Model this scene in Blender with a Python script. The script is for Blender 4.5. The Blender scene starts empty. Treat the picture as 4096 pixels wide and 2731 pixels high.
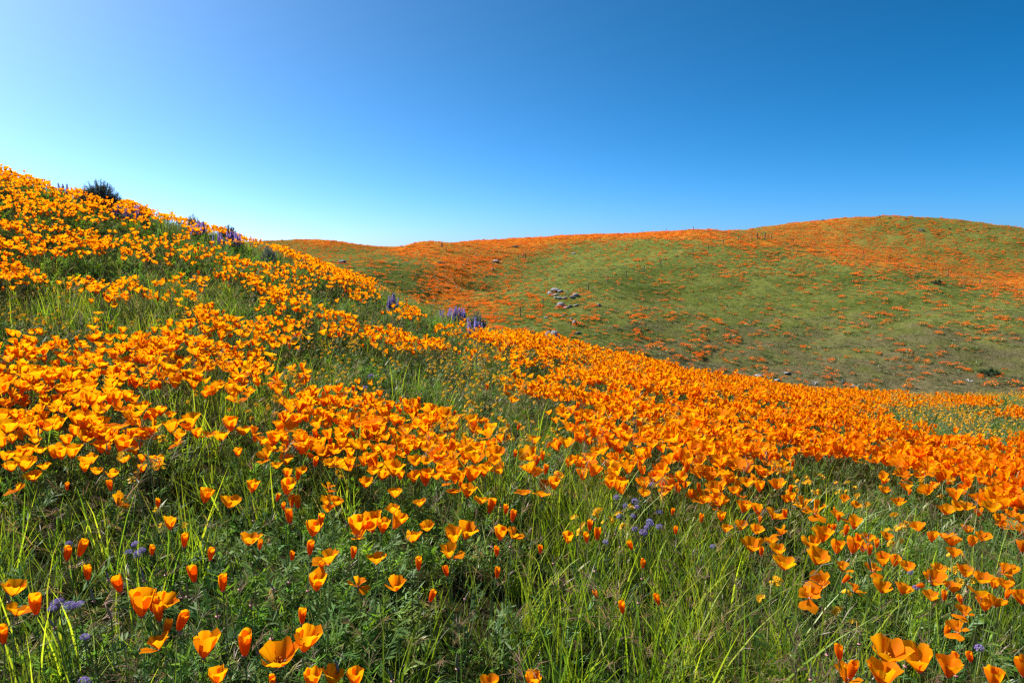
import bpy, math, random
import numpy as np
from mathutils import Matrix, Vector, Euler

rng = np.random.default_rng(7)
random.seed(7)
sc = bpy.context.scene
R = math.radians

# ------------------------------------------------------------------ camera, sky, sun, exposure
F = 2732.0                      # focal length in photo pixels (24 mm on 36 mm, photo 4096 px wide)
CAM_H = 1.0                     # lens above the ground underneath it
PITCH = math.atan((1365.5 - 1020.0) / F)
cam_d = bpy.data.cameras.new('camera')
cam_d.sensor_width = 36.0
cam_d.lens = 24.01
cam_d.sensor_fit = 'HORIZONTAL'
cam_d.clip_start = 0.02
cam_d.clip_end = 20000
cam = bpy.data.objects.new('camera', cam_d)
sc.collection.objects.link(cam)
cam.location = (0, 0, CAM_H)
cam.rotation_euler = (math.pi / 2 - PITCH, 0, 0)
sc.camera = cam

SUN_AZ = R(-60)                 # from straight ahead, negative = to the left
SUN_EL = R(42)
world = bpy.data.worlds.new('World')
sc.world = world
world.use_nodes = True
nt = world.node_tree
nt.nodes.clear()
sky = nt.nodes.new('ShaderNodeTexSky')
sky.sky_type = 'NISHITA'
sky.sun_disc = False
sky.sun_elevation = SUN_EL
sky.sun_rotation = SUN_AZ
sky.altitude = 900
sky.air_density = 0.4
sky.dust_density = 2.2
sky.ozone_density = 6.0
hs = nt.nodes.new('ShaderNodeHueSaturation')
hs.inputs['Saturation'].default_value = 1.2
hs.inputs['Hue'].default_value = 0.482
bg = nt.nodes.new('ShaderNodeBackground')
bg.inputs['Strength'].default_value = 0.088
wo = nt.nodes.new('ShaderNodeOutputWorld')
gm = nt.nodes.new('ShaderNodeGamma')
gm.inputs['Gamma'].default_value = 1.2      # the photo's contrast
nt.links.new(sky.outputs[0], gm.inputs['Color'])
nt.links.new(gm.outputs[0], hs.inputs['Color'])
nt.links.new(hs.outputs[0], bg.inputs['Color'])
nt.links.new(bg.outputs[0], wo.inputs['Surface'])

sun_d = bpy.data.lights.new('sun', 'SUN')
sun_d.energy = 5.0
sun_d.angle = R(0.55)
sun_d.color = (1.0, 0.95, 0.86)
sun = bpy.data.objects.new('sun', sun_d)
sc.collection.objects.link(sun)
to_sun = Vector((math.sin(SUN_AZ) * math.cos(SUN_EL), math.cos(SUN_AZ) * math.cos(SUN_EL), math.sin(SUN_EL)))
sun.rotation_euler = to_sun.to_track_quat('Z', 'Y').to_euler()
sun.location = (-20, 10, 30)

vs = sc.view_settings
vs.view_transform = 'Standard'
vs.look = 'None'
vs.exposure = 0.9
vs.gamma = 1.0
sc.cycles.use_denoising = False
sc.cycles.max_bounces = 8
sc.cycles.diffuse_bounces = 3
sc.cycles.glossy_bounces = 2
sc.cycles.transmission_bounces = 5
sc.cycles.transparent_max_bounces = 8
sc.cycles.pixel_filter_type = 'BLACKMAN_HARRIS'
sc.cycles.filter_width = 1.35

# ------------------------------------------------------------------ pixel <-> world
FW = np.array([0, math.cos(PITCH), -math.sin(PITCH)])
UP = np.array([0, math.sin(PITCH), math.cos(PITCH)])
RT = np.array([1.0, 0, 0])
CAM = np.array([0, 0, CAM_H])

def ray(px, py):
    px = np.atleast_1d(np.asarray(px, float)); py = np.atleast_1d(np.asarray(py, float))
    return FW[None] + RT[None] * ((px - 2048) / F)[:, None] - UP[None] * ((py - 1365.5) / F)[:, None]

def project(p):
    d = p - CAM
    w = d @ FW
    w = np.where(w < 1e-3, 1e-3, w)
    return 2048 + F * (d @ RT) / w, 1365.5 - F * (d @ UP) / w, w

# ------------------------------------------------------------------ terrain shape
S = 4096 / 2352.0
SIL = np.array([(0, 385), (120, 410), (200, 440), (300, 462), (430, 497), (540, 527), (650, 560), (750, 598), (850, 638),
                (950, 676), (1050, 713), (1150, 750), (1250, 781), (1350, 808), (1450, 832), (1550, 850), (1650, 868),
                (1750, 886), (1850, 896), (1950, 900), (2050, 900), (2150, 895), (2250, 892), (2352, 890)], float) * S
H_TOP = 0.73                    # flower tops below the lens
# along a few sight columns: (row, horizontal distance) of the flower tops, distances judged from the size of the blooms
PROF = {
    0: [(1400, 1.35), (1200, 1.85), (1081, 2.3), (930, 3.1), (800, 4.3), (720, 5.4), (640, 6.7), (560, 8.5), (480, 10.3), (405, 12.0), (368, 13.6)],
    300: [(1400, 1.3), (1200, 1.75), (1081, 2.25), (950, 3.0), (830, 4.1), (740, 5.4), (660, 6.9), (580, 8.8), (520, 10.2), (470, 11.6), (446, 13.0)],
    600: [(1400, 1.25), (1200, 1.7), (1081, 2.25), (950, 3.1), (850, 4.1), (760, 5.3), (700, 6.3), (640, 7.8), (590, 9.2), (553, 10.8), (535, 12.2)],
    900: [(1400, 1.25), (1200, 1.7), (1081, 2.2), (960, 3.2), (880, 4.2), (800, 5.6), (740, 7.2), (700, 8.5), (662, 10.2), (652, 11.4)],
    1200: [(1400, 1.25), (1200, 1.7), (1081, 2.25), (980, 3.1), (920, 3.9), (860, 5.1), (820, 6.4), (790, 7.8), (766, 9.6)],
    1600: [(1400, 1.3), (1200, 1.9), (1100, 2.6), (1000, 3.7), (930, 5.1), (890, 6.8), (859, 10.2)],
    2000: [(1400, 1.35), (1200, 2.3), (1100, 3.6), (1000, 6.2), (950, 8.6), (900, 14.5)],
    2352: [(1400, 1.5), (1250, 2.2), (1130, 3.3), (1050, 5.0), (980, 7.8), (930, 11.2), (890, 17.5)]}
RG = np.linspace(0, 40, 401)
_az = []; _tab = []
for u_, pr in PROF.items():
    d_ = ray([u_ * S] * len(pr), [q[0] * S for q in pr])
    e_ = d_[:, 2] / np.hypot(d_[:, 0], d_[:, 1])
    r_ = np.array([q[1] for q in pr])
    z_ = e_ * r_
    zz = np.interp(RG, np.concatenate([[0, 0.9], r_]), np.concatenate([[-H_TOP, -H_TOP], z_]))
    over = RG > r_[-1]
    dr = RG - r_[-1]
    zz = np.where(over, z_[-1] + e_[-1] * dr - 0.022 * dr ** 2 / (1 + 0.04 * np.maximum(dr, 0)), zz)
    k_ = np.exp(-0.5 * (np.arange(-12, 13) / 5.0) ** 2); k_ /= k_.sum()
    zp = np.concatenate([np.full(12, zz[0]), zz, zz[-1] + (zz[-1] - zz[-2]) * np.arange(1, 13)])
    _tab.append(np.convolve(zp, k_, 'valid')); _az.append(math.atan2(d_[0, 0], d_[0, 1]))
_az = np.array(_az); _tab = np.array(_tab)
# finer, softened in azimuth
AZG = np.linspace(_az[0], _az[-1], 61)
TAB = np.stack([np.interp(AZG, _az, _tab[:, i]) for i in range(len(RG))], 1)
_k = np.exp(-0.5 * (np.arange(-7, 8) / 3.0) ** 2); _k /= _k.sum()
TAB = np.stack([np.convolve(np.concatenate([2 * TAB[0, i] - TAB[7:0:-1, i], TAB[:, i], 2 * TAB[-1, i] - TAB[-2:-9:-1, i]]), _k, 'valid') for i in range(len(RG))], 1)

def smooth(x, a, b):
    t = np.clip((x - a) / (b - a), 0, 1)
    return t * t * (3 - 2 * t)

def waves(x, y, wl, seed, n=7):
    r = np.random.default_rng(seed)
    out = np.zeros_like(x, dtype=float)
    for i in range(n):
        a = r.uniform(0, 2 * math.pi); w = wl * r.uniform(0.6, 1.7); ph = r.uniform(0, 6.28)
        out += np.sin((x * math.cos(a) + y * math.sin(a)) * 2 * math.pi / w + ph)
    return out / math.sqrt(n)

def z_near(x, y):
    r = np.hypot(x, y)
    az = np.arctan2(x, y)
    fa = np.clip((az - AZG[0]) / (AZG[1] - AZG[0]), 0, 59.999); ia = fa.astype(int); ta = fa - ia
    fr_ = np.clip(r / (RG[1] - RG[0]), 0, 399.999); ir = fr_.astype(int); tr_ = fr_ - ir
    z = (TAB[ia, ir] * (1 - ta) * (1 - tr_) + TAB[ia + 1, ir] * ta * (1 - tr_) + TAB[ia, ir + 1] * (1 - ta) * tr_ + TAB[ia + 1, ir + 1] * ta * tr_)
    k = 1 - smooth(np.abs(az), R(38), R(85))
    z = z * k + (-H_TOP - 0.14 * x - 0.004 * r * r) * (1 - k)
    bump = 0.035 * waves(x, y, 1.6, 3) * smooth(r, 0.5, 2.5) * (1 - smooth(r, 8, 14) * 0.6)
    return CAM_H + z - 0.27 + bump

FAR = [  # (u, v) in a 2352 px wide copy of the photo, horizontal distance in metres
    (1420, 800, 88), (1500, 832, 88), (1650, 860, 88), (1800, 885, 88), (2000, 896, 90), (2200, 894, 93), (2352, 890, 97),
    (2700, 890, 105), (2700, 770, 130), (2700, 715, 160),
    (1270, 772, 92), (1400, 742, 100), (1560, 752, 102), (1800, 782, 104), (2050, 792, 104), (2352, 782, 112),
    (1200, 722, 108), (1320, 692, 110), (1500, 682, 125), (1800, 692, 128), (2100, 712, 126), (2352, 714, 130),
    (1320, 640, 130), (1500, 620, 150), (1700, 620, 152), (1900, 635, 152), (2100, 656, 148), (2352, 686, 146),
    (1480, 541, 262), (1560, 531, 235), (1650, 531, 220), (1730, 543, 208), (1850, 564, 195), (1940, 582, 187), (2050, 604, 178),
    (2200, 637, 168), (2352, 666, 160), (1500, 572, 195), (1650, 570, 180), (1800, 592, 172),
    (1050, 715, 120), (1100, 682, 150), (1160, 642, 184), (1240, 606, 222), (1330, 576, 250), (1400, 555, 275),
    (1850, 584, 222), (2050, 628, 206), (2200, 664, 196), (2352, 698, 190),
    (1850, 560, 268), (2050, 595, 252), (2200, 625, 246), (2352, 652, 240), (2050, 548, 300), (2200, 560, 298), (2352, 592, 288),
    (1760, 521, 330), (1900, 505, 350), (2020, 497, 352), (2150, 501, 346), (2250, 514, 336), (2352, 538, 322), (2700, 610, 300),
    (2020, 530, 450), (2352, 575, 430), (1760, 540, 430), (2352, 526, 640), (2280, 528, 640), (2600, 520, 640), (2352, 545, 760),
    (900, 642, 129), (1000, 662, 134), (1080, 642, 160), (1150, 605, 212), (950, 602, 162), (1050, 602, 184), (1000, 572, 215),
    (960, 556, 290), (1060, 558, 345), (1200, 548, 345), (1320, 540, 315),
    (960, 572, 390), (1060, 578, 430), (1200, 566, 440), (1320, 560, 420), (1480, 556, 380), (1600, 550, 340),
    (820, 608, 230), (850, 590, 300), (880, 570, 430), (740, 552, 360), (650, 553, 370), (700, 580, 290), (760, 594, 240),
    (780, 625, 190), (740, 572, 470), (880, 578, 520), (650, 576, 520), (800, 560, 365), (840, 574, 360), (840, 578, 320), (880, 574, 365), (880, 577, 320), (920, 573, 365), (820, 592, 262), (870, 612, 170), (925, 567, 285), (990, 557, 296), (1060, 560, 292), (1060, 563, 262), (1130, 553, 310), (1200, 549, 322), (1200, 553, 296), (1480, 534, 300), (1480, 540, 270), (940, 622, 141), (985, 590, 178), (1000, 628, 146), (1000, 700, 121), (1200, 680, 124), (1260, 640, 150), (870, 567, 680), (920, 568, 700),
    (600, 640, 220), (400, 600, 300), (200, 580, 350),
]
FAR = np.array(FAR, float)
_fd = ray(FAR[:, 0] * S, FAR[:, 1] * S)
_fd = _fd / np.hypot(_fd[:, 0], _fd[:, 1])[:, None]
FP = CAM + _fd * FAR[:, 2:3]
_anch = []
for a, r, z in [(0, 55, -14), (-20, 55, -12), (20, 55, -15.5), (36, 55, -15.5), (10, 68, -15), (28, 70, -16.5), (36, 72, -17), (-8, 80, -12),
                (-36, 60, -7), (-36, 140, -6), (-40, 420, 8), (-60, 100, -6), (-60, 300, 6), (-90, 120, -4), (-90, 350, 8), (60, 90, -18), (60, 220, -4), (60, 420, 10),
                (90, 120, -16), (90, 350, 4), (135, 150, -10), (135, 400, 5), (180, 120, -10), (180, 400, 5), (-135, 150, -6), (-135, 400, 8),
                (0, 800, -8), (-30, 800, -6), (35, 900, -5)]:
    _anch.append((math.sin(R(a)) * r, math.cos(R(a)) * r, z))
FP = np.concatenate([FP, np.array(_anch)])
_K = 100.0
def _tps(d2):
    return 0.5 * d2 * np.log(d2 + 1e-9)
_n = len(FP)
_xy = FP[:, :2] / _K
_M = np.zeros((_n + 3, _n + 3))
_M[:_n, :_n] = _tps(((_xy[:, None] - _xy[None]) ** 2).sum(2)) + np.eye(_n) * 0.001
_M[:_n, _n] = 1; _M[:_n, _n + 1:] = _xy
_M[_n, :_n] = 1; _M[_n + 1:, :_n] = _xy.T
_W = np.linalg.solve(_M, np.concatenate([FP[:, 2], [0, 0, 0]]))

def z_far(x, y):
    out = np.empty(x.shape)
    xf = x.ravel() / _K; yf = y.ravel() / _K; of = out.ravel()
    for i in range(0, len(xf), 20000):
        a = xf[i:i + 20000]; b = yf[i:i + 20000]
        d2 = (a[:, None] - _xy[None, :, 0]) ** 2 + (b[:, None] - _xy[None, :, 1]) ** 2
        of[i:i + 20000] = _tps(d2) @ _W[:_n] + _W[_n] + _W[_n + 1] * a + _W[_n + 2] * b
    out = of.reshape(x.shape)
    r = np.hypot(x, y)
    out = out + 0.25 * waves(x, y, 14, 5) * smooth(r, 60, 110) + 0.10 * waves(x, y, 4.5, 6) * smooth(r, 60, 90)
    k = smooth(r, 750, 1100)
    return out * (1 - k) + (-18) * k

def ground_z(x, y):
    x = np.asarray(x, float); y = np.asarray(y, float)
    r = np.hypot(x, y)
    k = smooth(r, 22, 52)
    zn = z_near(x, y)
    if np.all(r < 22):
        return zn
    zf = z_far(x, y)
    return zn * (1 - k) + zf * k

def hit(px, py, h=0.0, tmax=900.0):
    """where the sight line through each photo pixel meets the ground raised by h"""
    d = ray(px, py)
    n = len(d)
    h = np.broadcast_to(np.asarray(h, float), (n,))
    ts = np.geomspace(0.5, tmax, 260)
    X = d[:, None, 0] * ts; Y = d[:, None, 1] * ts; Z = CAM_H + d[:, None, 2] * ts
    f = Z - ground_z(X, Y) - h[:, None]
    below = f < 0
    idx = np.argmax(below, 1)
    ok = below.any(1)
    idx = np.where(idx == 0, 1, idx)
    lo = ts[idx - 1]; hi = ts[idx]
    for _ in range(18):
        m = 0.5 * (lo + hi)
        g = CAM_H + d[:, 2] * m - ground_z(d[:, 0] * m, d[:, 1] * m) - h
        hi = np.where(g < 0, m, hi); lo = np.where(g < 0, lo, m)
    p = CAM + d * hi[:, None]
    return p, hi, ok

# ------------------------------------------------------------------ materials
def mat(name):
    m = bpy.data.materials.new(name)
    m.use_nodes = True
    m.node_tree.nodes.clear()
    return m, m.node_tree.nodes, m.node_tree.links

def leafy(name, base, trans=None, mixfac=0.35, vary=0.25, hue=0.02, gloss=0.08, rough=0.5, attr=False, grad=None):
    """diffuse + translucent + a little gloss; the colour differs from plant to plant"""
    m, N, L = mat(name)
    oi = N.new('ShaderNodeObjectInfo')
    hsv = N.new('ShaderNodeHueSaturation')
    if attr:
        at = N.new('ShaderNodeAttribute'); at.attribute_name = 'tint'
        L.new(at.outputs['Color'], hsv.inputs['Color'])
    else:
        hsv.inputs['Color'].default_value = (*base, 1)
    mr = N.new('ShaderNodeMapRange'); mr.inputs['To Min'].default_value = 1 - vary; mr.inputs['To Max'].default_value = 1 + vary
    L.new(oi.outputs['Random'], mr.inputs['Value']); L.new(mr.outputs[0], hsv.inputs['Value'])
    mul = N.new('ShaderNodeMath'); mul.operation = 'MULTIPLY'; mul.inputs[1].default_value = 7.31
    fr = N.new('ShaderNodeMath'); fr.operation = 'FRACT'
    L.new(oi.outputs['Random'], mul.inputs[0]); L.new(mul.outputs[0], fr.inputs[0])
    mh = N.new('ShaderNodeMapRange'); mh.inputs['To Min'].default_value = 0.5 - hue; mh.inputs['To Max'].default_value = 0.5 + hue
    L.new(fr.outputs[0], mh.inputs['Value']); L.new(mh.outputs[0], hsv.inputs['Hue'])
    df = N.new('ShaderNodeBsdfDiffuse'); tr = N.new('ShaderNodeBsdfTranslucent'); gl = N.new('ShaderNodeBsdfGlossy')
    gl.inputs['Roughness'].default_value = rough
    L.new(hsv.outputs[0], df.inputs['Color'])
    if trans is None:
        L.new(hsv.outputs[0], tr.inputs['Color'])
    else:
        mm = N.new('ShaderNodeMix'); mm.data_type = 'RGBA'; mm.blend_type = 'MULTIPLY'; mm.inputs[0].default_value = 1
        L.new(hsv.outputs[0], mm.inputs[6]); mm.inputs[7].default_value = (*trans, 1); L.new(mm.outputs[2], tr.inputs['Color'])
    mx = N.new('ShaderNodeMixShader'); mx.inputs[0].default_value = mixfac
    L.new(df.outputs[0], mx.inputs[1]); L.new(tr.outputs[0], mx.inputs[2])
    m2 = N.new('ShaderNodeMixShader'); m2.inputs[0].default_value = gloss
    L.new(mx.outputs[0], m2.inputs[1]); L.new(gl.outputs[0], m2.inputs[2])
    o = N.new('ShaderNodeOutputMaterial'); L.new(m2.outputs[0], o.inputs['Surface'])
    return m

M = {}
M['petal'] = leafy('petal', (0.90, 0.215, 0.003), (1.05, 1.45, 1.0), 0.6, 0.08, 0.006, 0.002, 0.6, attr=True)
M['petal_far'] = leafy('petal_far', (0.95, 0.22, 0.003), None, 0.35, 0.14, 0.006, 0.02)
M['stem'] = leafy('stem', (0.13, 0.19, 0.05), None, 0.15, 0.2, 0.02, 0.06)
M['rim'] = leafy('rim', (0.48, 0.22, 0.20), None, 0.2, 0.2, 0.01, 0.05)
M['stamen'] = leafy('stamen', (0.85, 0.30, 0.01), None, 0.2, 0.1, 0.0, 0.02)
M['pod'] = leafy('pod', (0.17, 0.17, 0.09), None, 0.15, 0.3, 0.04, 0.10, 0.4)
M['grass'] = leafy('grass', (0.1, 0.14, 0.03), (1.5, 1.45, 0.7), 0.5, 0.3, 0.02, 0.025, 0.4, attr=True)
M['fern'] = leafy('fern', (0.07, 0.14, 0.045), (1.4, 1.5, 0.7), 0.42, 0.3, 0.02, 0.018, 0.5, attr=True)
M['phacelia'] = leafy('phacelia', (0.47, 0.38, 0.74), None, 0.3, 0.15, 0.02, 0.02)
M['phacelia_dark'] = leafy('phacelia_dark', (0.12, 0.09, 0.24), None, 0.2, 0.15, 0.02, 0.02)
M['lupine'] = leafy('lupine', (0.46, 0.34, 0.74), None, 0.5, 0.2, 0.03, 0.02)
M['yellow'] = leafy('yellow', (0.85, 0.46, 0.008), (1, 1.1, 1), 0.35, 0.1, 0.01, 0.03)
M['fiddle'] = leafy('fiddle', (0.24, 0.26, 0.09), None, 0.3, 0.15, 0.02, 0.03)
M['bush'] = leafy('bush', (0.065, 0.085, 0.05), None, 0.2, 0.3, 0.02, 0.03)
M['bush_pale'] = leafy('bush_pale', (0.2, 0.23, 0.15), None, 0.2, 0.25, 0.02, 0.03)
M['bush_green'] = leafy('bush_green', (0.06, 0.10, 0.03), None, 0.2, 0.25, 0.02, 0.03)
M['bush_yellow'] = leafy('bush_yellow', (0.42, 0.38, 0.10), None, 0.3, 0.15, 0.02, 0.03)
M['scrub'] = leafy('scrub', (0.1, 0.13, 0.04), None, 0.3, 0.25, 0.02, 0.03, attr=True)

def simple(name, c0, c1, scale, rough=0.85, bump=0.3):
    m, N, L = mat(name)
    tc = N.new('ShaderNodeTexCoord'); n1 = N.new('ShaderNodeTexNoise'); n1.inputs['Scale'].default_value = scale; n1.inputs['Detail'].default_value = 8
    n1.inputs['Roughness'].default_value = 0.65
    L.new(tc.outputs['Object'], n1.inputs['Vector'])
    cr = N.new('ShaderNodeValToRGB'); cr.color_ramp.elements[0].color = (*c0, 1); cr.color_ramp.elements[1].color = (*c1, 1)
    cr.color_ramp.elements[0].position = 0.36; cr.color_ramp.elements[1].position = 0.64
    L.new(n1.outputs[0], cr.inputs[0])
    p = N.new('ShaderNodeBsdfPrincipled'); p.inputs['Roughness'].default_value = rough
    L.new(cr.outputs[0], p.inputs['Base Color'])
    b = N.new('ShaderNodeBump'); b.inputs['Strength'].default_value = bump; L.new(n1.outputs[0], b.inputs['Height']); L.new(b.outputs[0], p.inputs['Normal'])
    o = N.new('ShaderNodeOutputMaterial'); L.new(p.outputs[0], o.inputs['Surface'])
    return m
M['rock'] = simple('rock', (0.13, 0.12, 0.115), (0.36, 0.33, 0.31), 3.0)
M['rock_dark'] = simple('rock_dark', (0.09, 0.08, 0.085), (0.22, 0.19, 0.19), 3.0)
M['rock_pink'] = simple('rock_pink', (0.26, 0.17, 0.13), (0.46, 0.33, 0.27), 3.0)
M['post'] = simple('post', (0.05, 0.04, 0.035), (0.12, 0.09, 0.07), 8.0)
M['deadwood'] = simple('deadwood', (0.36, 0.33, 0.31), (0.58, 0.55, 0.52), 8.0)

def ground_material():
    m, N, L = mat('ground')
    geo = N.new('ShaderNodeNewGeometry')
    def noise(scale, detail=6, rough=0.6, vec=None):
        n = N.new('ShaderNodeTexNoise'); n.inputs['Scale'].default_value = scale; n.inputs['Detail'].default_value = detail
        n.inputs['Roughness'].default_value = rough
        L.new(vec or geo.outputs['Position'], n.inputs['Vector'])
        return n.outputs[0]
    def ramp(v, stops):
        c = N.new('ShaderNodeValToRGB')
        e = c.color_ramp.elements
        while len(e) < len(stops): e.new(0.5)
        for el, (p, col) in zip(e, stops): el.position = p; el.color = (*col, 1)
        L.new(v, c.inputs[0]); return c.outputs[0]
    def mix(f, a, b, blend='MIX'):
        x = N.new('ShaderNodeMix'); x.data_type = 'RGBA'; x.blend_type = blend
        if isinstance(f, float): x.inputs[0].default_value = f
        else: L.new(f, x.inputs[0])
        L.new(a, x.inputs[6]) if not isinstance(a, tuple) else setattr(x.inputs[6], 'default_value', (*a, 1))
        L.new(b, x.inputs[7]) if not isinstance(b, tuple) else setattr(x.inputs[7], 'default_value', (*b, 1))
        return x.outputs[2]
    def math_(op, a, b):
        x = N.new('ShaderNodeMath'); x.operation = op
        for i, v in enumerate((a, b)):
            if isinstance(v, (int, float)): x.inputs[i].default_value = v
            else: L.new(v, x.inputs[i])
        return x.outputs[0]
    at_far = N.new('ShaderNodeAttribute'); at_far.attribute_name = 'hill'
    at_pop = N.new('ShaderNodeAttribute'); at_pop.attribute_name = 'poppy'
    at_dry = N.new('ShaderNodeAttribute'); at_dry.attribute_name = 'dry'
    # near soil with litter
    soil = ramp(noise(9, 8, 0.7), [(0.3, (0.028, 0.022, 0.013)), (0.5, (0.05, 0.045, 0.02)), (0.72, (0.06, 0.075, 0.02))])
    # hill grass
    g = ramp(noise(0.9, 9, 0.72), [(0.28, (0.052, 0.070, 0.014)), (0.5, (0.115, 0.130, 0.030)), (0.72, (0.200, 0.190, 0.065))])
    gl = ramp(noise(0.05, 3, 0.5), [(0.35, (0.75, 0.85, 0.7)), (0.65, (1.2, 1.15, 1.1))])
    g = mix(1.0, g, gl, 'MULTIPLY')
    dry = ramp(noise(1.6, 8, 0.75), [(0.3, (0.060, 0.056, 0.022)), (0.55, (0.14, 0.120, 0.058)), (0.75, (0.23, 0.19, 0.11))])
    dn = math_('ADD', noise(0.25, 7, 0.7), math_('MULTIPLY', math_('SUBTRACT', at_dry.outputs['Fac'], 0.62), 0.34))
    df = ramp(dn, [(0.42, (0, 0, 0)), (0.66, (1, 1, 1))])
    g = mix(df, g, dry)
    # too far away to tell flowers apart: orange mixed into the grass
    pn = math_('ADD', noise(0.55, 8, 0.75), math_('SUBTRACT', at_pop.outputs['Fac'], 0.63))
    pf = ramp(pn, [(0.44, (0, 0, 0)), (0.72, (0.8, 0.8, 0.8))])
    orange = ramp(noise(2.3, 5, 0.7), [(0.3, (0.55, 0.12, 0.004)), (0.7, (0.80, 0.20, 0.006))])
    hill = mix(pf, g, orange)
    col = mix(at_far.outputs['Fac'], soil, hill)
    p = N.new('ShaderNodeBsdfDiffuse')
    L.new(col, p.inputs['Color'])
    b = N.new('ShaderNodeBump'); b.inputs['Strength'].default_value = 0.9; b.inputs['Distance'].default_value = 0.5
    L.new(noise(0.8, 10, 0.75), b.inputs['Height']); L.new(b.outputs[0], p.inputs['Normal'])
    o = N.new('ShaderNodeOutputMaterial'); L.new(p.outputs[0], o.inputs['Surface'])
    return m
M['ground'] = ground_material()

# ------------------------------------------------------------------ poppy cover read off the photo (0 none .. 9 solid orange)
def table(rows):
    ys = np.array([r[0] for r in rows], float) * S
    g = np.array([[int(ch) for ch in r[1]] for r in rows], float)
    xs = (49 + 98 * np.arange(24)) * S
    def f(px, py):
        fx = np.clip((px - xs[0]) / (xs[1] - xs[0]), 0, 22.999); ix = fx.astype(int); tx = fx - ix
        iy = np.clip(np.searchsorted(ys, py) - 1, 0, len(ys) - 2)
        ty = np.clip((py - ys[iy]) / (ys[iy + 1] - ys[iy]), 0, 1)
        return (g[iy, ix] * (1 - tx) * (1 - ty) + g[iy, ix + 1] * tx * (1 - ty) + g[iy + 1, ix] * (1 - tx) * ty + g[iy + 1, ix + 1] * tx * ty)
    return f
near_cover = table([
    (400, '887777777777777777777777'), (440, '786666677777777777777777'), (480, '887556677777777777777777'), (520, '876555667777777777777777'),
    (560, '888753556777777777777777'), (600, '957877543457777777777777'), (640, '734637676366777777777777'), (680, '214432766543377777777777'),
    (720, '213425766754457777777777'), (760, '511246767566678777777777'), (800, '986545444356778888888888'), (840, '997534552224677888888888'),
    (880, '876534431224678888887777'), (920, '665222377433457888886567'), (960, '554322478864355688888437'), (1000, '544332467787567788899756'),
    (1040, '332211444567777888879998'), (1080, '111111222333445766733678'), (1120, '000000000000122334421258'), (1160, '000000000000000011100036'),
    (1200, '000000000000000000000003'), (1240, '000000000000000000000000'), (1700, '000000000000000000000000')])
GAPS = [(1650, 1150, 120, 34, .8), (1810, 1245, 130, 30, .85), (1960, 1296, 110, 24, .7), (1450, 1030, 140, 30, .8), (1250, 960, 90, 22, .5)]      # openings without poppies: photo x, y, half-widths, depth
for x_, y_, a_, b_, s_ in [(60, 420, 80, 40, .8), (300, 470, 90, 28, .7), (530, 470, 90, 38, .8), (480, 232, 140, 24, .8), (700, 490, 100, 38, .75), (850, 322, 130, 18, .8), (1110, 525, 130, 45, 1),
                           (1390, 590, 120, 42, .9), (1660, 660, 170, 42, .8), (1780, 725, 160, 36, .8), (320, 590, 70, 32, .7), (60, 600, 70, 32, .7), (310, 745, 260, 48, .9), (740, 770, 260, 60, .9),
                           (1220, 775, 260, 48, 1), (330, 1000, 340, 120, 1), (40, 1000, 120, 110, .9), (1000, 1065, 260, 66, .9), (1560, 960, 170, 80, 1), (2150, 960, 150, 60, .6), (700, 1185, 420, 55, .9), (2160, 1350, 220, 90, .9), (1500, 700, 90, 30, .5)]:
    GAPS.append((x_ / 1.68, 600 + y_ / 1.68, a_ / 1.68, b_ / 1.68, s_))
for x_, y_, a_, b_, s_ in [(200, 715, 250, 58, .9), (520, 640, 130, 48, .9), (700, 700, 90, 30, .6), (400, 820, 220, 45, .9), (700, 905, 110, 30, .8), (230, 1030, 260, 62, 1), (800, 1130, 370, 130, 1),
                           (1250, 1340, 260, 62, .7), (1010, 960, 90, 30, .6), (1500, 1100, 100, 26, .6), (2060, 1150, 90, 26, .5), (950, 780, 130, 20, .5), (100, 920, 140, 40, .6)]:
    GAPS.append((1300 + x_ / 1.68, 800 + y_ / 1.68, a_ / 1.68, b_ / 1.68, s_))
for x_, y_, a_, b_, s_ in [(1750, 152, 520, 26, 1), (1900, 270, 340, 24, .8), (1500, 310, 420, 34, .6), (1450, 350, 420, 40, .75), (1900, 440, 420, 70, .95), (1150, 290, 220, 34, .6), (2100, 210, 160, 50, .7),
                           (500, 800, 420, 150, 1), (950, 1000, 380, 160, .9), (1300, 470, 120, 22, .3)]:
    GAPS.append((3096 + x_ * .4591, 1500 + y_ * .4591, a_ * .4591, b_ * .4591, s_))
def gap(px, py):
    m_ = np.ones_like(px)
    for a, b, c, d, e in GAPS:
        q = ((px - a) / c) ** 2 / 1.25 + ((py - b) / d) ** 2 / 1.25
        m_ = m_ * (1 - e * np.exp(-q ** 1.6))
    return m_
yellow_cover = table([
    (400, '000000000000000000000000'), (600, '000000000001111111111111'), (640, '110011112223333333333333'), (680, '442221122223333333333333'),
    (720, '442322222233333333333333'), (760, '333322234334444444444444'), (800, '112222235556554444444444'), (840, '111222135566655444445555'),
    (880, '000222245555555333345777'), (920, '000111122345675333337888'), (960, '000000011124675555334887'), (1000, '000000001112455444222465'),
    (1040, '000000000011122222552111'), (1080, '000000000000011111453200'), (1120, '000000000000011110342200'), (1160, '000000000000010010111000'),
    (1300, '000000000000000000000000'), (1700, '000000000000000000000000')])
far_cover = table([
    (490, '000000000000777777776544'), (520, '223333677778877775665444'), (540, '223333677778888875665543'), (560, '223333477767753357665544'),
    (580, '223366633766622234576554'), (600, '223366864387312223457655'), (620, '223366653476211123335665'), (640, '223344444484211222223467'),
    (660, '223344443374421111222347'), (680, '223344444485532111112234'), (700, '223344444466532211111223'), (740, '223344444455332222111122'),
    (780, '223344444444322222112111'), (820, '223344444444222222111111'), (880, '223344444444222111111111'), (1700, '223344444444222111111111')])

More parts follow.
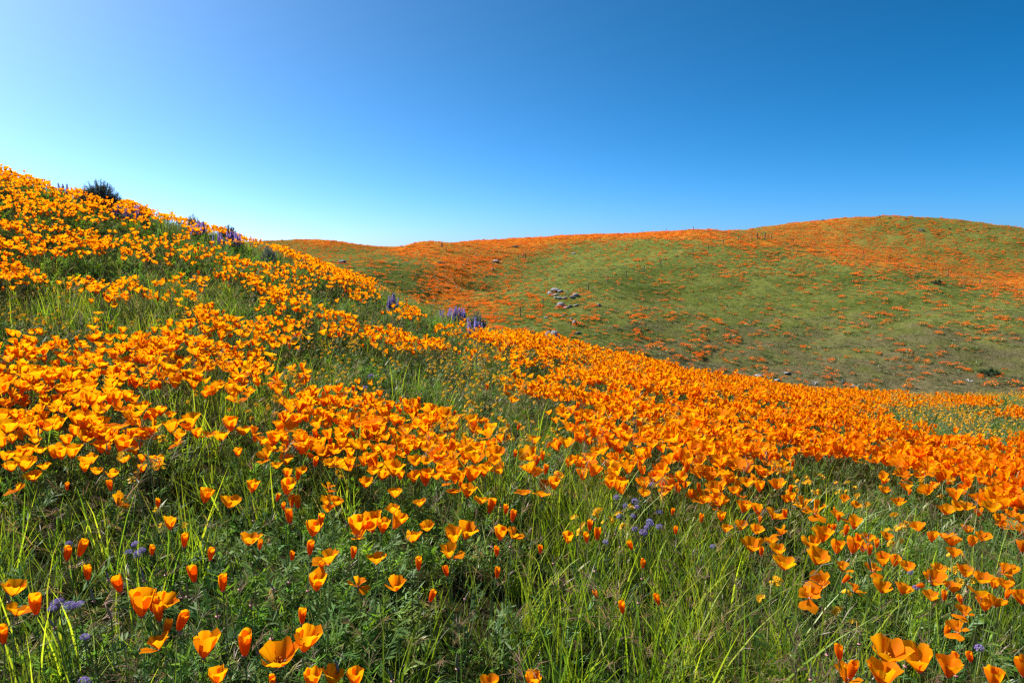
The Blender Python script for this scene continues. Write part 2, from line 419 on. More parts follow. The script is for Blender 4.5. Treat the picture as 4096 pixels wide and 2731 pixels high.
# ------------------------------------------------------------------ mesh helpers
def mesh_obj(name, v, f, m=None, link=True, parent=None, smooth_=True, tint=None, mats=None, mi=None):
    me = bpy.data.meshes.new(name)
    me.from_pydata([tuple(p) for p in v], [], [tuple(int(i) for i in q) for q in f])
    for mm in (mats if mats else [m] if m else []):
        me.materials.append(mm)
    if mi is not None:
        me.polygons.foreach_set('material_index', np.asarray(mi, dtype=np.int32))
    if tint is not None:
        a = me.color_attributes.new('tint', 'FLOAT_COLOR', 'POINT')
        a.data.foreach_set('color', np.asarray(tint, dtype=np.float32).ravel())
    if smooth_:
        me.polygons.foreach_set('use_smooth', np.ones(len(me.polygons), dtype=bool))
    me.update()
    o = bpy.data.objects.new(name, me)
    if link:
        sc.collection.objects.link(o)
    if parent is not None:
        o.parent = parent
    return o

class Geo:
    def __init__(s):
        s.v = []; s.f = []; s.t = []; s.m = []
    def add(s, v, f, tint=(1, 1, 1), mi=0):
        b = len(s.v)
        s.v.extend([tuple(p) for p in v])
        s.f.extend([tuple(int(i) + b for i in q) for q in f])
        if len(np.shape(tint)) == 1:
            tint = [tint] * len(v)
        s.t.extend([(t[0], t[1], t[2], 1.0) for t in tint])
        s.m.extend([mi] * len(f))
    def build(s, name, mats, link=False, parent=None, tinted=True, smooth_=True):
        return mesh_obj(name, s.v, s.f, mats=mats, mi=s.m, link=link, parent=parent, tint=s.t if tinted else None, smooth_=smooth_)

def tube(pts, rad, n=5):
    pts = [np.asarray(p, float) for p in pts]
    rad = np.broadcast_to(rad, (len(pts),))
    v = []; f = []
    for i, p in enumerate(pts):
        t = pts[min(i + 1, len(pts) - 1)] - pts[max(i - 1, 0)]
        t = t / (np.linalg.norm(t) + 1e-9)
        a = np.cross(t, [0.31, 0.95, 0.1]); a /= np.linalg.norm(a) + 1e-9
        b = np.cross(t, a)
        for k in range(n):
            w = 2 * math.pi * k / n
            v.append(p + rad[i] * (a * math.cos(w) + b * math.sin(w)))
    for i in range(len(pts) - 1):
        for k in range(n):
            f.append((i * n + k, i * n + (k + 1) % n, (i + 1) * n + (k + 1) % n, (i + 1) * n + k))
    v.append(pts[-1]); e = len(v) - 1
    for k in range(n):
        f.append(((len(pts) - 1) * n + k, (len(pts) - 1) * n + (k + 1) % n, e))
    return v, f

def blade(base, az, L, lean, curl, w, seg=4, roll=0.0):
    """a flat tapering leaf that leans out and bends over"""
    d = np.array([math.cos(az), math.sin(az), 0.0]); sd = np.array([-math.sin(az + roll), math.cos(az + roll), 0.0])
    p = np.array(base, float); th = lean
    v = []; f = []
    for i in range(seg + 1):
        t = i / seg
        ww = w * (1 - t ** 1.8) * (0.75 + 0.5 * t if t < 0.5 else 1.0)
        if i < seg:
            v += [p - sd * ww / 2, p + sd * ww / 2]
        else:
            v.append(p.copy())
        p = p + (d * math.sin(th) + np.array([0, 0, 1.0]) * math.cos(th)) * L / seg
        th += curl / seg
    for i in range(seg - 1):
        f.append((2 * i, 2 * i + 1, 2 * i + 3, 2 * i + 2))
    f.append((2 * seg - 2, 2 * seg - 1, 2 * seg))
    return v, f

# ------------------------------------------------------------------ ground
def build_ground():
    az = np.concatenate([np.linspace(-180, -52, 60, endpoint=False), np.linspace(-52, 52, 430, endpoint=False), np.linspace(52, 180, 60, endpoint=False)])
    az = np.radians(az)
    r = np.concatenate([np.geomspace(0.3, 20, 120, endpoint=False), np.geomspace(20, 80, 50, endpoint=False),
                        np.geomspace(80, 700, 260, endpoint=False), np.geomspace(700, 9000, 30)])
    A, RR = np.meshgrid(az, r)
    X = np.sin(A) * RR; Y = np.cos(A) * RR
    Z = ground_z(X, Y)
    na, nr = len(az), len(r)
    co = np.stack([X, Y, Z], 2).reshape(-1, 3)
    co = np.concatenate([co, [[0, 0, float(ground_z(np.array([0.0]), np.array([0.0]))[0])]]])
    i = np.arange(nr - 1)[:, None] * na; j = np.arange(na)[None]; jn = (j + 1) % na
    quads = np.stack([i + j, i + na + j, i + na + jn, i + jn], 2).reshape(-1, 4)
    tris = np.stack([np.full(na, na * nr), np.arange(na), (np.arange(na) + 1) % na], 1)
    me = bpy.data.meshes.new('ground')
    nl = quads.size + tris.size
    me.vertices.add(len(co)); me.vertices.foreach_set('co', co.astype(np.float32).ravel())
    me.loops.add(nl); me.loops.foreach_set('vertex_index', np.concatenate([quads.ravel(), tris.ravel()]).astype(np.int32))
    me.polygons.add(len(quads) + len(tris))
    me.polygons.foreach_set('loop_start', np.concatenate([np.arange(len(quads)) * 4, quads.size + np.arange(len(tris)) * 3]).astype(np.int32))
    me.update(calc_edges=True)
    me.polygons.foreach_set('use_smooth', np.ones(len(me.polygons), dtype=bool))
    px, py, w = project(co)
    rr = np.hypot(co[:, 0], co[:, 1])
    for nm, val in (('hill', smooth(rr, 24, 60)),
                    ('poppy', np.where(rr > 60, far_cover(px, py) / 9, 0.3)),
                    ('dry', np.clip(smooth(py, 1050, 1500) * smooth(px, 1900, 2700), 0, 1))):
        a = me.attributes.new(nm, 'FLOAT', 'POINT'); a.data.foreach_set('value', val.astype(np.float32))
    me.materials.append(M['ground'])
    o = bpy.data.objects.new('ground', me); sc.collection.objects.link(o)
    o['kind'] = 'structure'
    o['label'] = 'rolling hill ground, green grass and orange flower slopes'
    return o
build_ground()

# ------------------------------------------------------------------ scattering for what nobody could count
def scatter(name, co, rot, scl, idx, sources, label, cat):
    me = bpy.data.meshes.new(name)
    n = len(co)
    me.vertices.add(n); me.vertices.foreach_set('co', np.asarray(co, np.float32).ravel())
    a = me.attributes.new('rot', 'FLOAT_VECTOR', 'POINT'); a.data.foreach_set('vector', np.asarray(rot, np.float32).ravel())
    a = me.attributes.new('scl', 'FLOAT_VECTOR', 'POINT')
    scl = np.asarray(scl, np.float32)
    if scl.ndim == 1: scl = np.repeat(scl[:, None], 3, 1)
    a.data.foreach_set('vector', scl.ravel())
    a = me.attributes.new('idx', 'INT', 'POINT'); a.data.foreach_set('value', np.asarray(idx, np.int32))
    me.update()
    o = bpy.data.objects.new(name, me); sc.collection.objects.link(o)
    g = bpy.data.node_groups.new(name, 'GeometryNodeTree')
    g.interface.new_socket('Geometry', in_out='INPUT', socket_type='NodeSocketGeometry')
    g.interface.new_socket('Geometry', in_out='OUTPUT', socket_type='NodeSocketGeometry')
    N = g.nodes; L = g.links
    gi = N.new('NodeGroupInput'); go = N.new('NodeGroupOutput')
    g2i = N.new('GeometryNodeGeometryToInstance')
    for s in sources:
        oi = N.new('GeometryNodeObjectInfo'); oi.inputs['Object'].default_value = s; oi.inputs['As Instance'].default_value = False
        L.new(oi.outputs['Geometry'], g2i.inputs[0])
    iop = N.new('GeometryNodeInstanceOnPoints')
    L.new(gi.outputs[0], iop.inputs['Points']); L.new(g2i.outputs[0], iop.inputs['Instance'])
    iop.inputs['Pick Instance'].default_value = True
    def attr(nm, dt):
        x = N.new('GeometryNodeInputNamedAttribute'); x.data_type = dt; x.inputs['Name'].default_value = nm
        return x.outputs[0]
    e2r = N.new('FunctionNodeEulerToRotation'); L.new(attr('rot', 'FLOAT_VECTOR'), e2r.inputs[0])
    L.new(e2r.outputs[0], iop.inputs['Rotation']); L.new(attr('scl', 'FLOAT_VECTOR'), iop.inputs['Scale'])
    L.new(attr('idx', 'INT'), iop.inputs['Instance Index'])
    L.new(iop.outputs[0], go.inputs[0])
    md = o.modifiers.new('scatter', 'NODES'); md.node_group = g
    o['kind'] = 'stuff'; o['label'] = label; o['category'] = cat
    return o

# ------------------------------------------------------------------ poppy flowers
def petal_geo(a0, a1, Lp, spread, seed, nu=8, nv=6, ruffle=0.0025, r0=0.0035, bend=0.0, lay=0.0):
    r = np.random.default_rng(seed)
    ph = r.uniform(0, 6.28, 4)
    v = []; f = []
    for j in range(nv + 1):
        for i in range(nu + 1):
            u = -1 + 2 * i / nu; t = j / nv
            te = t * (1 - 0.20 * abs(u) ** 2.6) * (1 + 0.05 * math.sin(4 * u + ph[0]) * t)
            # walk the side profile up to te
            k = 8; rr = r0 + lay * t; z = 0.0
            for q in range(k):
                s_ = te * (q + 0.5) / k
                th = a0 + (a1 - a0) * s_ + bend * s_ ** 3
                rr += Lp * te / k * math.sin(th); z += Lp * te / k * math.cos(th)
            sp = spread * (0.62 + 0.38 * math.sin(min(1, te * 1.25) * math.pi / 2))
            a = u * sp
            rr += ruffle * te ** 2 * (math.sin(5.5 * u + ph[1]) + 0.6 * math.sin(11 * u + ph[2]))
            z += ruffle * 0.8 * te ** 2 * math.sin(7 * u + ph[3])
            rr = max(rr, 0.0012)
            v.append((rr * math.cos(a), rr * math.sin(a), z))
    for j in range(nv):
        for i in range(nu):
            b = j * (nu + 1) + i
            f.append((b, b + 1, b + nu + 2, b + nu + 1))
    return v, f

D = math.radians
def flower_petals(kind, seed):
    """four petals in the frame of the flower, base at the origin, axis up"""
    r = np.random.default_rng(seed * 31 + ord(kind))
    out = []
    for k in range(4):
        az = k * math.pi / 2 + r.normal(0, 0.10)
        lay = 0.0011 if k % 2 else 0.0
        j = lambda s: r.normal(0, s)
        if kind == 'B':
            v, f = petal_geo(D(20 + j(3)), D(-7 + j(2)), 0.036 * (1 + j(0.05)), D(95), seed * 4 + k, ruffle=0.0009, lay=lay)
        elif kind == 'C':
            v, f = petal_geo(D(36 + j(4)), D(4 + j(6)), 0.042 * (1 + j(0.06)), D(66), seed * 4 + k, ruffle=0.0020, lay=lay)
        elif kind == 'G':
            v, f = petal_geo(D(34 + j(4)), D(14 + j(7)), 0.045 * (1 + j(0.06)), D(58), seed * 4 + k, ruffle=0.0026, bend=D(22 + j(8)), lay=lay)
        elif kind == 'O':
            v, f = petal_geo(D(48 + j(6)), D(20 + j(9)), 0.043 * (1 + j(0.07)), D(54), seed * 4 + k, ruffle=0.0028, bend=D(15 + j(10)), lay=lay)
        elif kind == 'W':
            v, f = petal_geo(D(62 + j(6)), D(50 + j(12)), 0.043 * (1 + j(0.06)), D(46), seed * 4 + k, ruffle=0.0032, bend=D(25 + j(14)), lay=lay)
        else:   # R, N: uneven
            op = [28, 52, 78, 38][(k + seed) % 4] + j(8)
            v, f = petal_geo(D(op), D(op - 12 + j(12)), 0.041 * (1 + j(0.08)), D(50), seed * 4 + k, ruffle=0.0034, bend=D(20 + j(25)), lay=lay)
        ca, sa = math.cos(az), math.sin(az)
        v = [(p[0] * ca - p[1] * sa, p[0] * sa + p[1] * ca, p[2]) for p in v]
        out.append((v, f))
    return out

def petal_tint(v):
    # deeper orange at the claw, a lighter rim, faint veins across
    out = []
    nu = 9
    for i in range(len(v)):
        t = (i // nu) / 6.0; u = i % nu
        vein = 0.94 + 0.10 * ((u * 7) % 3) / 2
        t2 = t ** 1.2
        out.append(((0.84 + 0.10 * t2) * vein, (0.16 + 0.12 * t2) * vein, 0.0025, 1.0))
    return out

KINDS = 'BCGOWR'
NV = 4
PET = {}     # (kind, variant) -> four mesh datablocks, biggest dimension
for kd in KINDS:
    for vi in range(NV):
        ps = flower_petals(kd, vi + 1)
        allv = np.concatenate([np.array(p[0]) for p in ps])
        dim = max(np.ptp(allv[:, 2]), 0.5 * (np.ptp(allv[:, 0]) + np.ptp(allv[:, 1])))
        PET[kd, vi] = ([mesh_obj('petal', v, f, M['petal'], link=False, tint=petal_tint(v)).data for v, f in ps], dim, ps)

def rim_geo():
    v, f = tube([(0, 0, -0.004), (0, 0, -0.0012), (0, 0, 0.0004), (0, 0, 0.0012)], np.array([0.0014, 0.0030, 0.0046, 0.0030]), 8)
    return v, f
RIM = mesh_obj('receptacle', *rim_geo(), M['rim'], link=False).data
def stamen_geo():
    g = Geo(); r = np.random.default_rng(5)
    for i in range(14):
        a = r.uniform(0, 6.28); l = r.uniform(0.2, 0.5)
        v, f = tube([(0.001 * math.cos(a), 0.001 * math.sin(a), 0.001), (0.016 * l * math.cos(a), 0.016 * l * math.sin(a), 0.016 * (1.15 - 0.4 * l))], np.array([0.0006, 0.0009]), 3)
        g.add(v, f)
    return g
STAMEN = stamen_geo().build('stamens', [M['stamen']], tinted=False).data

def stem_geo(bx, by, seed):
    """unit stem: from the ground (0,0,0) to the head (0,0,1) bowed sideways; thickness in metres is set by the x,y scale"""
    v = []; f = []; n = 5; m_ = 6
    for i in range(m_):
        t = i / (m_ - 1); q = 4 * t * (1 - t); w = 1.0 - 0.25 * t
        for k in range(n):
            a = 2 * math.pi * k / n
            v.append((bx * q + w * math.cos(a), by * q + w * math.sin(a), t))
    for i in range(m_ - 1):
        for k in range(n):
            f.append((i * n + k, i * n + (k + 1) % n, (i + 1) * n + (k + 1) % n, (i + 1) * n + k))
    return v, f

def link(o, parent=None):
    sc.collection.objects.link(o)
    if parent is not None: o.parent = parent
    return o

KDESC = {'B': 'closed tube-shaped poppy', 'C': 'half-open cup-shaped poppy', 'G': 'flared goblet-shaped poppy',
         'O': 'open bowl-shaped poppy', 'W': 'wide-open flat poppy', 'R': 'uneven-petalled poppy',
         'N': 'drooping sideways-facing poppy'}

STEMS = [mesh_obj('stem', *stem_geo(b * 6, c * 6, i), M['stem'], link=False).data for i, (b, c) in enumerate([(1, 0.3), (-0.8, 0.6), (0.4, -1), (-0.5, -0.7)])]

def place_stem(parent, head_local, thick=0.0011, vi=0):
    o = link(bpy.data.objects.new('stem', STEMS[vi % 4]), parent)
    h = Vector(head_local)
    q = h.to_track_quat('Z', 'Y')
    o.matrix_parent_inverse = Matrix()
    o.matrix_local = Matrix.LocRotScale(Vector((0, 0, 0)), q, Vector((thick, thick, h.length)))
    return o

def make_poppy(kind, head, size, tilt, label, group, lean=0.0, spin=0.0, vi=0):
    """head = world position of the flower's base; tilt to the right (+) in degrees; lean towards the viewer"""
    mk = 'R' if kind == 'N' else kind
    meshes, dim, _ = PET[mk, vi]
    s = size / dim
    gx = head[0] - math.sin(D(tilt)) * 0.10 + random.uniform(-.03, .03); gy = head[1] + random.uniform(-0.01, 0.05)
    gz = float(ground_z(np.array([gx]), np.array([gy]))[0])
    t = bpy.data.objects.new('poppy', None); link(t)
    t.empty_display_size = 0.03
    t.location = (gx, gy, gz)
    t['label'] = label; t['category'] = 'poppy'; t['group'] = group
    hl = Vector(head) - Vector((gx, gy, gz))
    rot = Euler((D(lean), D(tilt), 0), 'XYZ').to_matrix() @ Matrix.Rotation(spin, 3, 'Z')
    mw = Matrix.LocRotScale(hl, rot.to_quaternion(), Vector((s, s, s)))
    for me in meshes:
        o = link(bpy.data.objects.new('petal', me), t); o.matrix_local = mw
    o = link(bpy.data.objects.new('receptacle', RIM), t); o.matrix_local = mw
    if mk in 'GOWR':
        o = link(bpy.data.objects.new('stamens', STAMEN), t); o.matrix_local = mw
    place_stem(t, hl - Vector(rot @ Vector((0, 0, 0.004 * s))), 0.0011 * max(0.9, s), vi)
    return t

CROPS = {1: (0, 1931, 0.5102), 2: (800, 1931, 0.5102), 3: (1600, 1931, 0.5102), 4: (2400, 1931, 0.5102), 5: (3200, 1931, 0.51025),
         6: (0, 1240, 0.4591), 7: (1000, 1500, 0.4591)}
FL = {
1: """O 100 885 180 8;R 130 1045 190 10;B 285 1025 185 6;B 30 1255 150 -5;B 525 605 120 10;B 620 570 145 15;B 690 755 125 0;B 945 850 155 -10;
C 1110 1040 215 0;B 1195 1005 140 3;B 1250 1080 165 -5;G 1270 990 180 25;B 1400 1150 165 20;R 1250 1305 220 -5;B 1300 1190 130 15;B 1190 565 85 5;
B 1240 190 75 0;C 1335 365 110 0;B 1445 500 115 0;B 1525 770 150 -5;N 920 175 150 30;B 870 60 90 -15;R 125 70 130 0;B 525 55 65 5""",
2: """C 35 155 120 5;O 225 195 175 10;C 405 75 105 5;C 680 90 130 10;B 600 140 65 10;B 720 185 105 5;B 770 195 105 -3;B 655 210 60 0;B 705 315 125 -8;
C 885 415 145 5;B 945 325 100 3;R 1000 180 140 0;O 1065 180 100 5;O 1000 230 80 0;R 1010 50 60 0;G 1300 40 120 0;O 1530 115 120 0;O 1510 235 110 0;
G 1350 385 190 0;C 1230 400 150 0;C 1275 380 120 3;C 1430 390 115 5;C 1520 355 140 15;R 1250 440 120 0;O 380 490 165 5;B 465 520 45 0;B 80 605 105 5;
R 1010 640 200 0;B 860 560 120 3;B 1200 590 100 0;O 1385 635 150 0;B 720 605 40 0;B 955 690 70 0;C 915 840 160 8;R 1240 810 155 0;O 1540 840 165 0;
B 180 845 140 0;C 815 1315 220 5;B 800 1100 130 8;B 350 1350 205 3;O 620 1435 300 4;C 30 1365 210 3;C 140 1580 110 0;B 570 1590 70 0;C 870 1600 140 0;
G 1020 1590 190 10;C 1220 1590 110 0""",
3: """O 100 465 140 -3;O 215 375 125 0;G 420 480 160 5;G 510 440 160 5;R 390 590 190 0;C 785 445 115 0;R 880 435 150 10;B 880 300 100 10;B 830 240 80 0;
B 700 235 130 5;R 625 165 130 10;G 530 115 130 0;R 155 185 120 0;W 970 95 140 0;W 1110 110 150 0;B 145 680 110 -3;B 370 730 95 -12;B 760 570 85 0;
B 760 745 95 0;B 235 930 105 10;B 1100 550 40 0;C 1315 470 95 0;B 1485 370 95 0;B 1465 465 90 -3;B 1545 445 110 -5;B 1550 900 75 -20;O 700 1610 120 0;
C 1040 1600 100 0;C 200 20 100 0;B 470 30 60 0""",
4: """O 810 160 105 0;B 720 120 75 -15;B 620 75 55 -5;B 945 65 70 -5;O 1040 85 95 0;R 885 190 90 0;O 340 110 70 0;O 490 100 90 0;C 950 300 70 0;
O 985 385 100 0;G 1100 370 105 0;G 1120 230 130 0;C 1240 250 100 -5;B 1255 315 60 -10;R 1360 285 150 0;B 1450 275 80 -5;O 1185 540 190 0;O 1220 400 120 5;
B 1265 570 80 5;R 1420 410 130 0;R 1340 480 110 0;O 1440 680 190 0;O 1400 560 120 0;B 595 400 70 0;B 565 250 60 0;B 790 310 75 0;B 250 520 85 -20;
B 335 665 80 -8;B 460 950 95 -20;B 180 1020 110 -8;O 1385 50 130 0;B 1490 75 65 5;C 1490 145 80 0;O 1150 30 120 0;C 1250 70 90 0""",
5: """R 120 240 160 0;B 132 297 62 0;R 290 270 160 0;B 300 297 60 0;O 345 145 75 0;O 430 195 70 0;O 770 180 110 -5;O 660 80 65 0;O 830 60 100 0;B 855 95 50 0;
B 225 380 65 0;B 260 375 65 0;B 355 405 85 5;G 420 360 120 0;G 170 465 150 0;O 90 510 140 0;O 125 635 180 0;C 285 550 105 -3;C 410 550 130 0;B 460 470 85 -8;
O 540 460 75 0;B 600 505 80 -8;B 545 560 95 -8;C 490 540 80 0;O 680 450 95 0;O 930 375 120 -10;G 650 650 120 0;C 735 650 80 0;O 840 690 115 0;R 330 690 110 0;
R 575 695 90 0;N 190 810 210 -40;N 80 900 170 -20;B 335 780 80 30;R 425 850 135 20;O 640 860 140 0;O 800 870 130 10;B 900 815 80 70;O 1190 495 140 0;
W 1130 430 170 0;O 1210 580 75 0;C 1030 460 50 0;O 1310 390 70 0;C 1340 495 50 0;O 1420 455 120 -5;O 1140 245 130 0;O 1300 215 110 0;N 1550 310 110 0;
O 1640 270 90 0;O 1720 305 100 0;C 1740 540 100 0;O 1740 405 80 0;O 1075 705 95 0;O 1045 800 180 0;O 1030 920 125 0;O 1295 735 130 -5;O 1205 860 130 0;
B 1130 920 80 -10;B 1265 950 80 -12;O 1415 780 130 0;G 1520 825 110 0;O 1605 825 95 0;W 1420 900 190 0;G 1450 1000 130 0;O 1530 970 110 15;B 1615 905 65 0;
C 1740 950 110 -8;O 1650 720 120 0;R 1590 715 80 0;B 1140 1195 85 -3;R 1240 1170 95 0;B 310 1380 130 -15;O 670 1395 290 5;G 940 1480 280 -12;G 1160 1520 190 -5;
B 1205 1420 110 0;R 360 1560 220 0;B 390 1530 160 -3;G 650 1600 240 0;B 1340 1400 80 -20;C 1515 1590 80 0;C 1750 1510 170 -5;R 1290 1040 70 0""",
6: """C 130 965 95 5;O 240 1035 160 3;C 380 965 90 0;O 455 995 110 0;G 60 1085 180 8;C 20 1200 110 -3;C 105 1160 80 0;G 690 1030 190 0;C 715 1055 110 0;
C 650 1100 95 0;O 850 910 110 10;C 790 1130 110 0;C 835 1110 100 0;W 1000 1045 230 0;O 910 1100 130 0;B 890 1165 90 0;O 945 1165 110 5;N 1150 940 120 0;
W 1080 890 190 0;O 1240 880 150 0;B 1255 950 90 25;G 1400 920 110 0;O 1480 935 100 10;G 1490 1075 140 5;W 1560 980 150 0;G 1660 1020 160 8;B 1320 1100 90 -3;
O 1225 1075 80 5;O 1560 1120 120 0;R 1550 1180 110 0;C 1720 1115 100 0;W 1820 1110 150 0;O 1930 1140 140 0;C 2010 1055 140 8;O 2120 1090 140 0;C 2075 1275 80 -5;
C 1060 1250 160 12;B 1140 1110 80 5;O 1080 1330 115 0;C 1175 1260 60 0;C 1365 1395 135 0;C 1240 1330 75 0;C 1235 1415 80 0;B 1200 1490 95 -3;C 585 1190 110 0;
G 630 1290 160 0;C 480 1290 130 0;C 540 1300 120 0;G 240 1290 180 5;G 180 1300 130 0;O 350 1250 110 0;O 310 1160 100 0;G 100 1410 130 0;G 210 1400 180 5;
O 50 1310 150 0;O 300 1490 150 0;O 780 1350 150 0;O 840 1435 110 8;C 740 1410 90 0;O 390 1390 100 0;O 980 1460 80 0;O 630 780 110 0;O 505 850 125 0;
C 380 795 70 0;C 145 795 65 0;O 25 835 110 10;C 730 880 75 0;C 580 900 75 0;O 860 820 160 0;C 790 830 120 0;C 1000 800 110 8;C 1105 795 105 10;O 950 740 120 0;
O 800 710 140 0;O 690 690 120 0;O 545 710 110 0;O 330 715 110 0;C 260 635 70 0;C 155 680 65 0;C 30 735 120 0;O 75 640 110 0;O 340 605 160 0;C 205 570 110 0;
O 470 600 90 0;O 620 600 130 0;O 740 605 100 0;O 1080 620 110 0;W 960 640 140 0;C 1165 645 65 10;C 1240 575 80 0;O 1290 600 70 0;C 1795 765 75 -5;O 2085 720 120 0;
O 2000 690 90 0;O 1910 690 100 0;C 1690 690 80 5""",
7: """C 325 900 60 0;B 415 915 100 8;O 445 860 110 0;O 225 820 110 0;B 565 795 95 10;O 700 790 95 0;O 755 770 60 0;C 860 805 95 0;O 1015 745 95 0;C 1190 750 70 0;
R 100 610 150 0;C 205 615 130 0;C 300 580 70 0;W 410 620 150 0;O 290 675 90 0;O 240 445 95 0;O 930 645 140 0;C 1160 665 75 0;O 810 630 80 0;O 735 690 100 0;
O 600 660 110 0;O 1070 870 110 0;G 1150 915 150 0;G 1255 885 170 0;C 1310 910 75 0;G 1430 935 125 0;C 1535 935 140 -3;O 1630 910 110 0;G 1710 930 125 0;
C 1770 890 110 0;W 1690 800 180 0;C 1840 935 115 0;O 1440 790 130 0;O 1525 780 120 0;O 1665 715 100 3;C 1440 650 95 0;C 1370 690 110 0;R 1310 710 110 0;
O 1655 575 120 0;O 1820 670 115 0;O 1960 770 140 3;O 1965 650 110 0;O 2130 785 130 0;O 2130 680 110 0;O 2070 840 75 0"""}

def where(c, x, y):
    if c == 1:
        if x < 350: return 'beside the round lavender phacelia heads'
        if x < 1000: return 'standing singly in feathery brome grass'
        return 'in the crowded bunch on bent green stems' if y > 740 else 'next to the pale hairy fiddleneck stalks'
    if c == 2:
        if y > 900: return 'rising from ferny leaves at the dark grass'
        return 'in the tight bunch above ferny leaves' if x > 1100 and y < 480 else 'scattered over dark ferny foliage'
    if c == 3:
        return 'on the ferny bank above the shaded hollow' if x < 1250 else 'in bright grass near lilac phacelia'
    if c == 4:
        return 'in tall bright grass around lilac phacelia' if x < 700 else 'in the ragged patch bordering tall bright grass'
    if c == 5:
        if y > 1180: return 'among the broad blooms below the shaded mound'
        if x < 950 and y > 330: return 'on the tumbled mound over black shadow'
        return 'in the loose group beside the tumbled mound' if y > 600 else 'in the open green strip by the drift'
    if c == 6:
        if y > 1130: return 'in the fringe of the uphill drift'
        return 'in the solid uphill drift of poppies' if x < 1300 else 'on the thin tongue of the uphill drift'
    return 'in the broad drift bordered by yellow fiddleneck'

def neighbour(i, pos, kinds, radius):
    d = np.linalg.norm(pos - pos[i], axis=1); d[i] = 9
    j = int(np.argmin(d))
    nk = {'B': 'a closed one', 'C': 'a cup', 'G': 'a goblet', 'O': 'a bowl', 'W': 'a flat one', 'R': 'an uneven one', 'N': 'a drooping one'}[kinds[j]]
    if d[j] < radius: return 'touching ' + nk
    if d[j] < 3.2 * radius: return 'beside ' + nk
    return 'standing alone'
flower_list = []
for c, txt in FL.items():
    x0, y0, k = CROPS[c]
    for it in txt.replace('\n', '').split(';'):
        kd, x, y, s_, t_ = it.split()
        flower_list.append((kd, x0 + float(x) * k, y0 + float(y) * k, float(s_) * k, float(t_), where(c, float(x), float(y))))
FA = np.array([(a[1], a[2]) for a in flower_list])
fh = rng.uniform(0.24, 0.31, len(FA))
FPOS, FT, FOK = hit(FA[:, 0], FA[:, 1], fh, 40)
KK = [a[0] for a in flower_list]
for i, (kd, px, py, spx, tl, wh) in enumerate(flower_list):
    size = spx / F * FT[i]
    lim = {'B': (0.022, 0.052), 'C': (0.030, 0.062), 'G': (0.036, 0.075), 'O': (0.036, 0.085), 'W': (0.05, 0.10), 'R': (0.04, 0.10), 'N': (0.045, 0.10)}[kd]
    size = min(max(size, lim[0]), lim[1])
    big = 'big ' if size > sum(lim) * 0.56 else 'small ' if size < sum(lim) * 0.42 else ''
    lab = big + KDESC[kd] + ' ' + neighbour(i, FPOS, KK, 0.055) + ', ' + wh
    lean = {'N': random.uniform(5, 25), 'O': random.uniform(-8, 12), 'W': random.uniform(-16, 0), 'R': random.uniform(-12, 8)}.get(kd, random.uniform(-8, 8))
    make_poppy(kd, FPOS[i], size, tl + random.uniform(-5, 9), lab, 'poppies ' + wh, lean, random.uniform(0, 6.28), i % NV)
print('individual poppies', len(flower_list))

# ---- the other poppies of the near slope: far past counting
def polar_points(n, r0, r1, a0, a1, power=1.0):
    u = rng.uniform(0, 1, n)
    r = (r0 ** power + u * (r1 ** power - r0 ** power)) ** (1 / power)
    a = rng.uniform(D(a0), D(a1), n)
    return np.sin(a) * r, np.cos(a) * r, r
def with_z(x, y, h=0.0):
    return np.stack([x, y, ground_z(x, y) + h], 1)

poppy_src = []
for kd, nvar in (('C', 4), ('O', 4), ('G', 4), ('B', 3), ('W', 1), ('R', 2)):
    for vi in range(nvar):
        g = Geo()
        for v, f in PET[kd, vi][2]:
            g.add(v, f, petal_tint(v))
        L_ = 0.26
        bx, by = rng.uniform(-0.03, 0.03, 2)
        v, f = tube([(0, 0, -0.002), (bx, by, -L_ * 0.5), (bx * 0.5, by * 2.0, -L_)], np.array([0.0012, 0.0013, 0.0015]), 4)
        g.add(v, f, mi=1)
        poppy_src.append(g.build('poppy_source', [M['petal'], M['stem']]))

n = 110000
x, y, r = polar_points(n, 0.7, 24, -48, 48, 1.5)
P = with_z(x, y, 0.27)
px, py, w = project(P)
cov = near_cover(px, py)
cov = np.where(py > 1109 * S, np.minimum(cov, near_cover(px, np.full_like(py, 1160 * S)) + cov), cov)
cl = 0.5 + 0.5 * np.clip(0.6 * waves(x, y, 0.5, 21) + 0.75 * waves(x, y, 1.5, 23), -1, 1)       # clumps
cl2 = 0.5 + 0.5 * np.clip(waves(x, y, 0.22, 22), -1, 1)
gp = gap(px, py)
c9 = np.clip(cov / 9, 0, 1)
c9 = np.where(py < 1500, np.maximum(c9, 0.62), c9)
c9 = c9 * gp
lim = smooth(c9 + 0.42 * (cl - 0.5) * smooth(c9, 0.05, 0.4), 0.26, 0.92)
# stems per square metre falls off the candidate density
cand = n * 1.5 / ((24 ** 1.5 - 0.7 ** 1.5)) * r ** 0.5 / (D(96) * r)   # candidates per m2
want = 400 * lim ** 1.15 * np.interp(r, [0, 2.5, 5, 9, 14, 24], [1.15, 1.15, 0.95, 0.66, 0.45, 0.3]) * (0.45 + 1.1 * cl2)
keep = rng.uniform(0, 1, n) < want / cand
print('near poppies', keep.sum(), 'cand/m2 at 3 m', n * 1.5 / (24 ** 1.5) * 3 ** .5 / (D(96) * 3))
x, y, r, cl, c9 = x[keep], y[keep], r[keep], cl[keep], c9[keep]
m_ = len(x)
hh = 0.20 + 0.10 * cl * c9 + rng.normal(0, 0.025, m_)
P = with_z(x, y, hh)
rot = np.stack([rng.normal(D(-1), D(12), m_), rng.normal(D(7), D(12), m_), rng.uniform(0, 6.28, m_)], 1)
scl = np.clip(rng.normal(1.0, 0.17, m_), 0.6, 1.4) * np.interp(r, [2, 5], [1.0, 0.9])
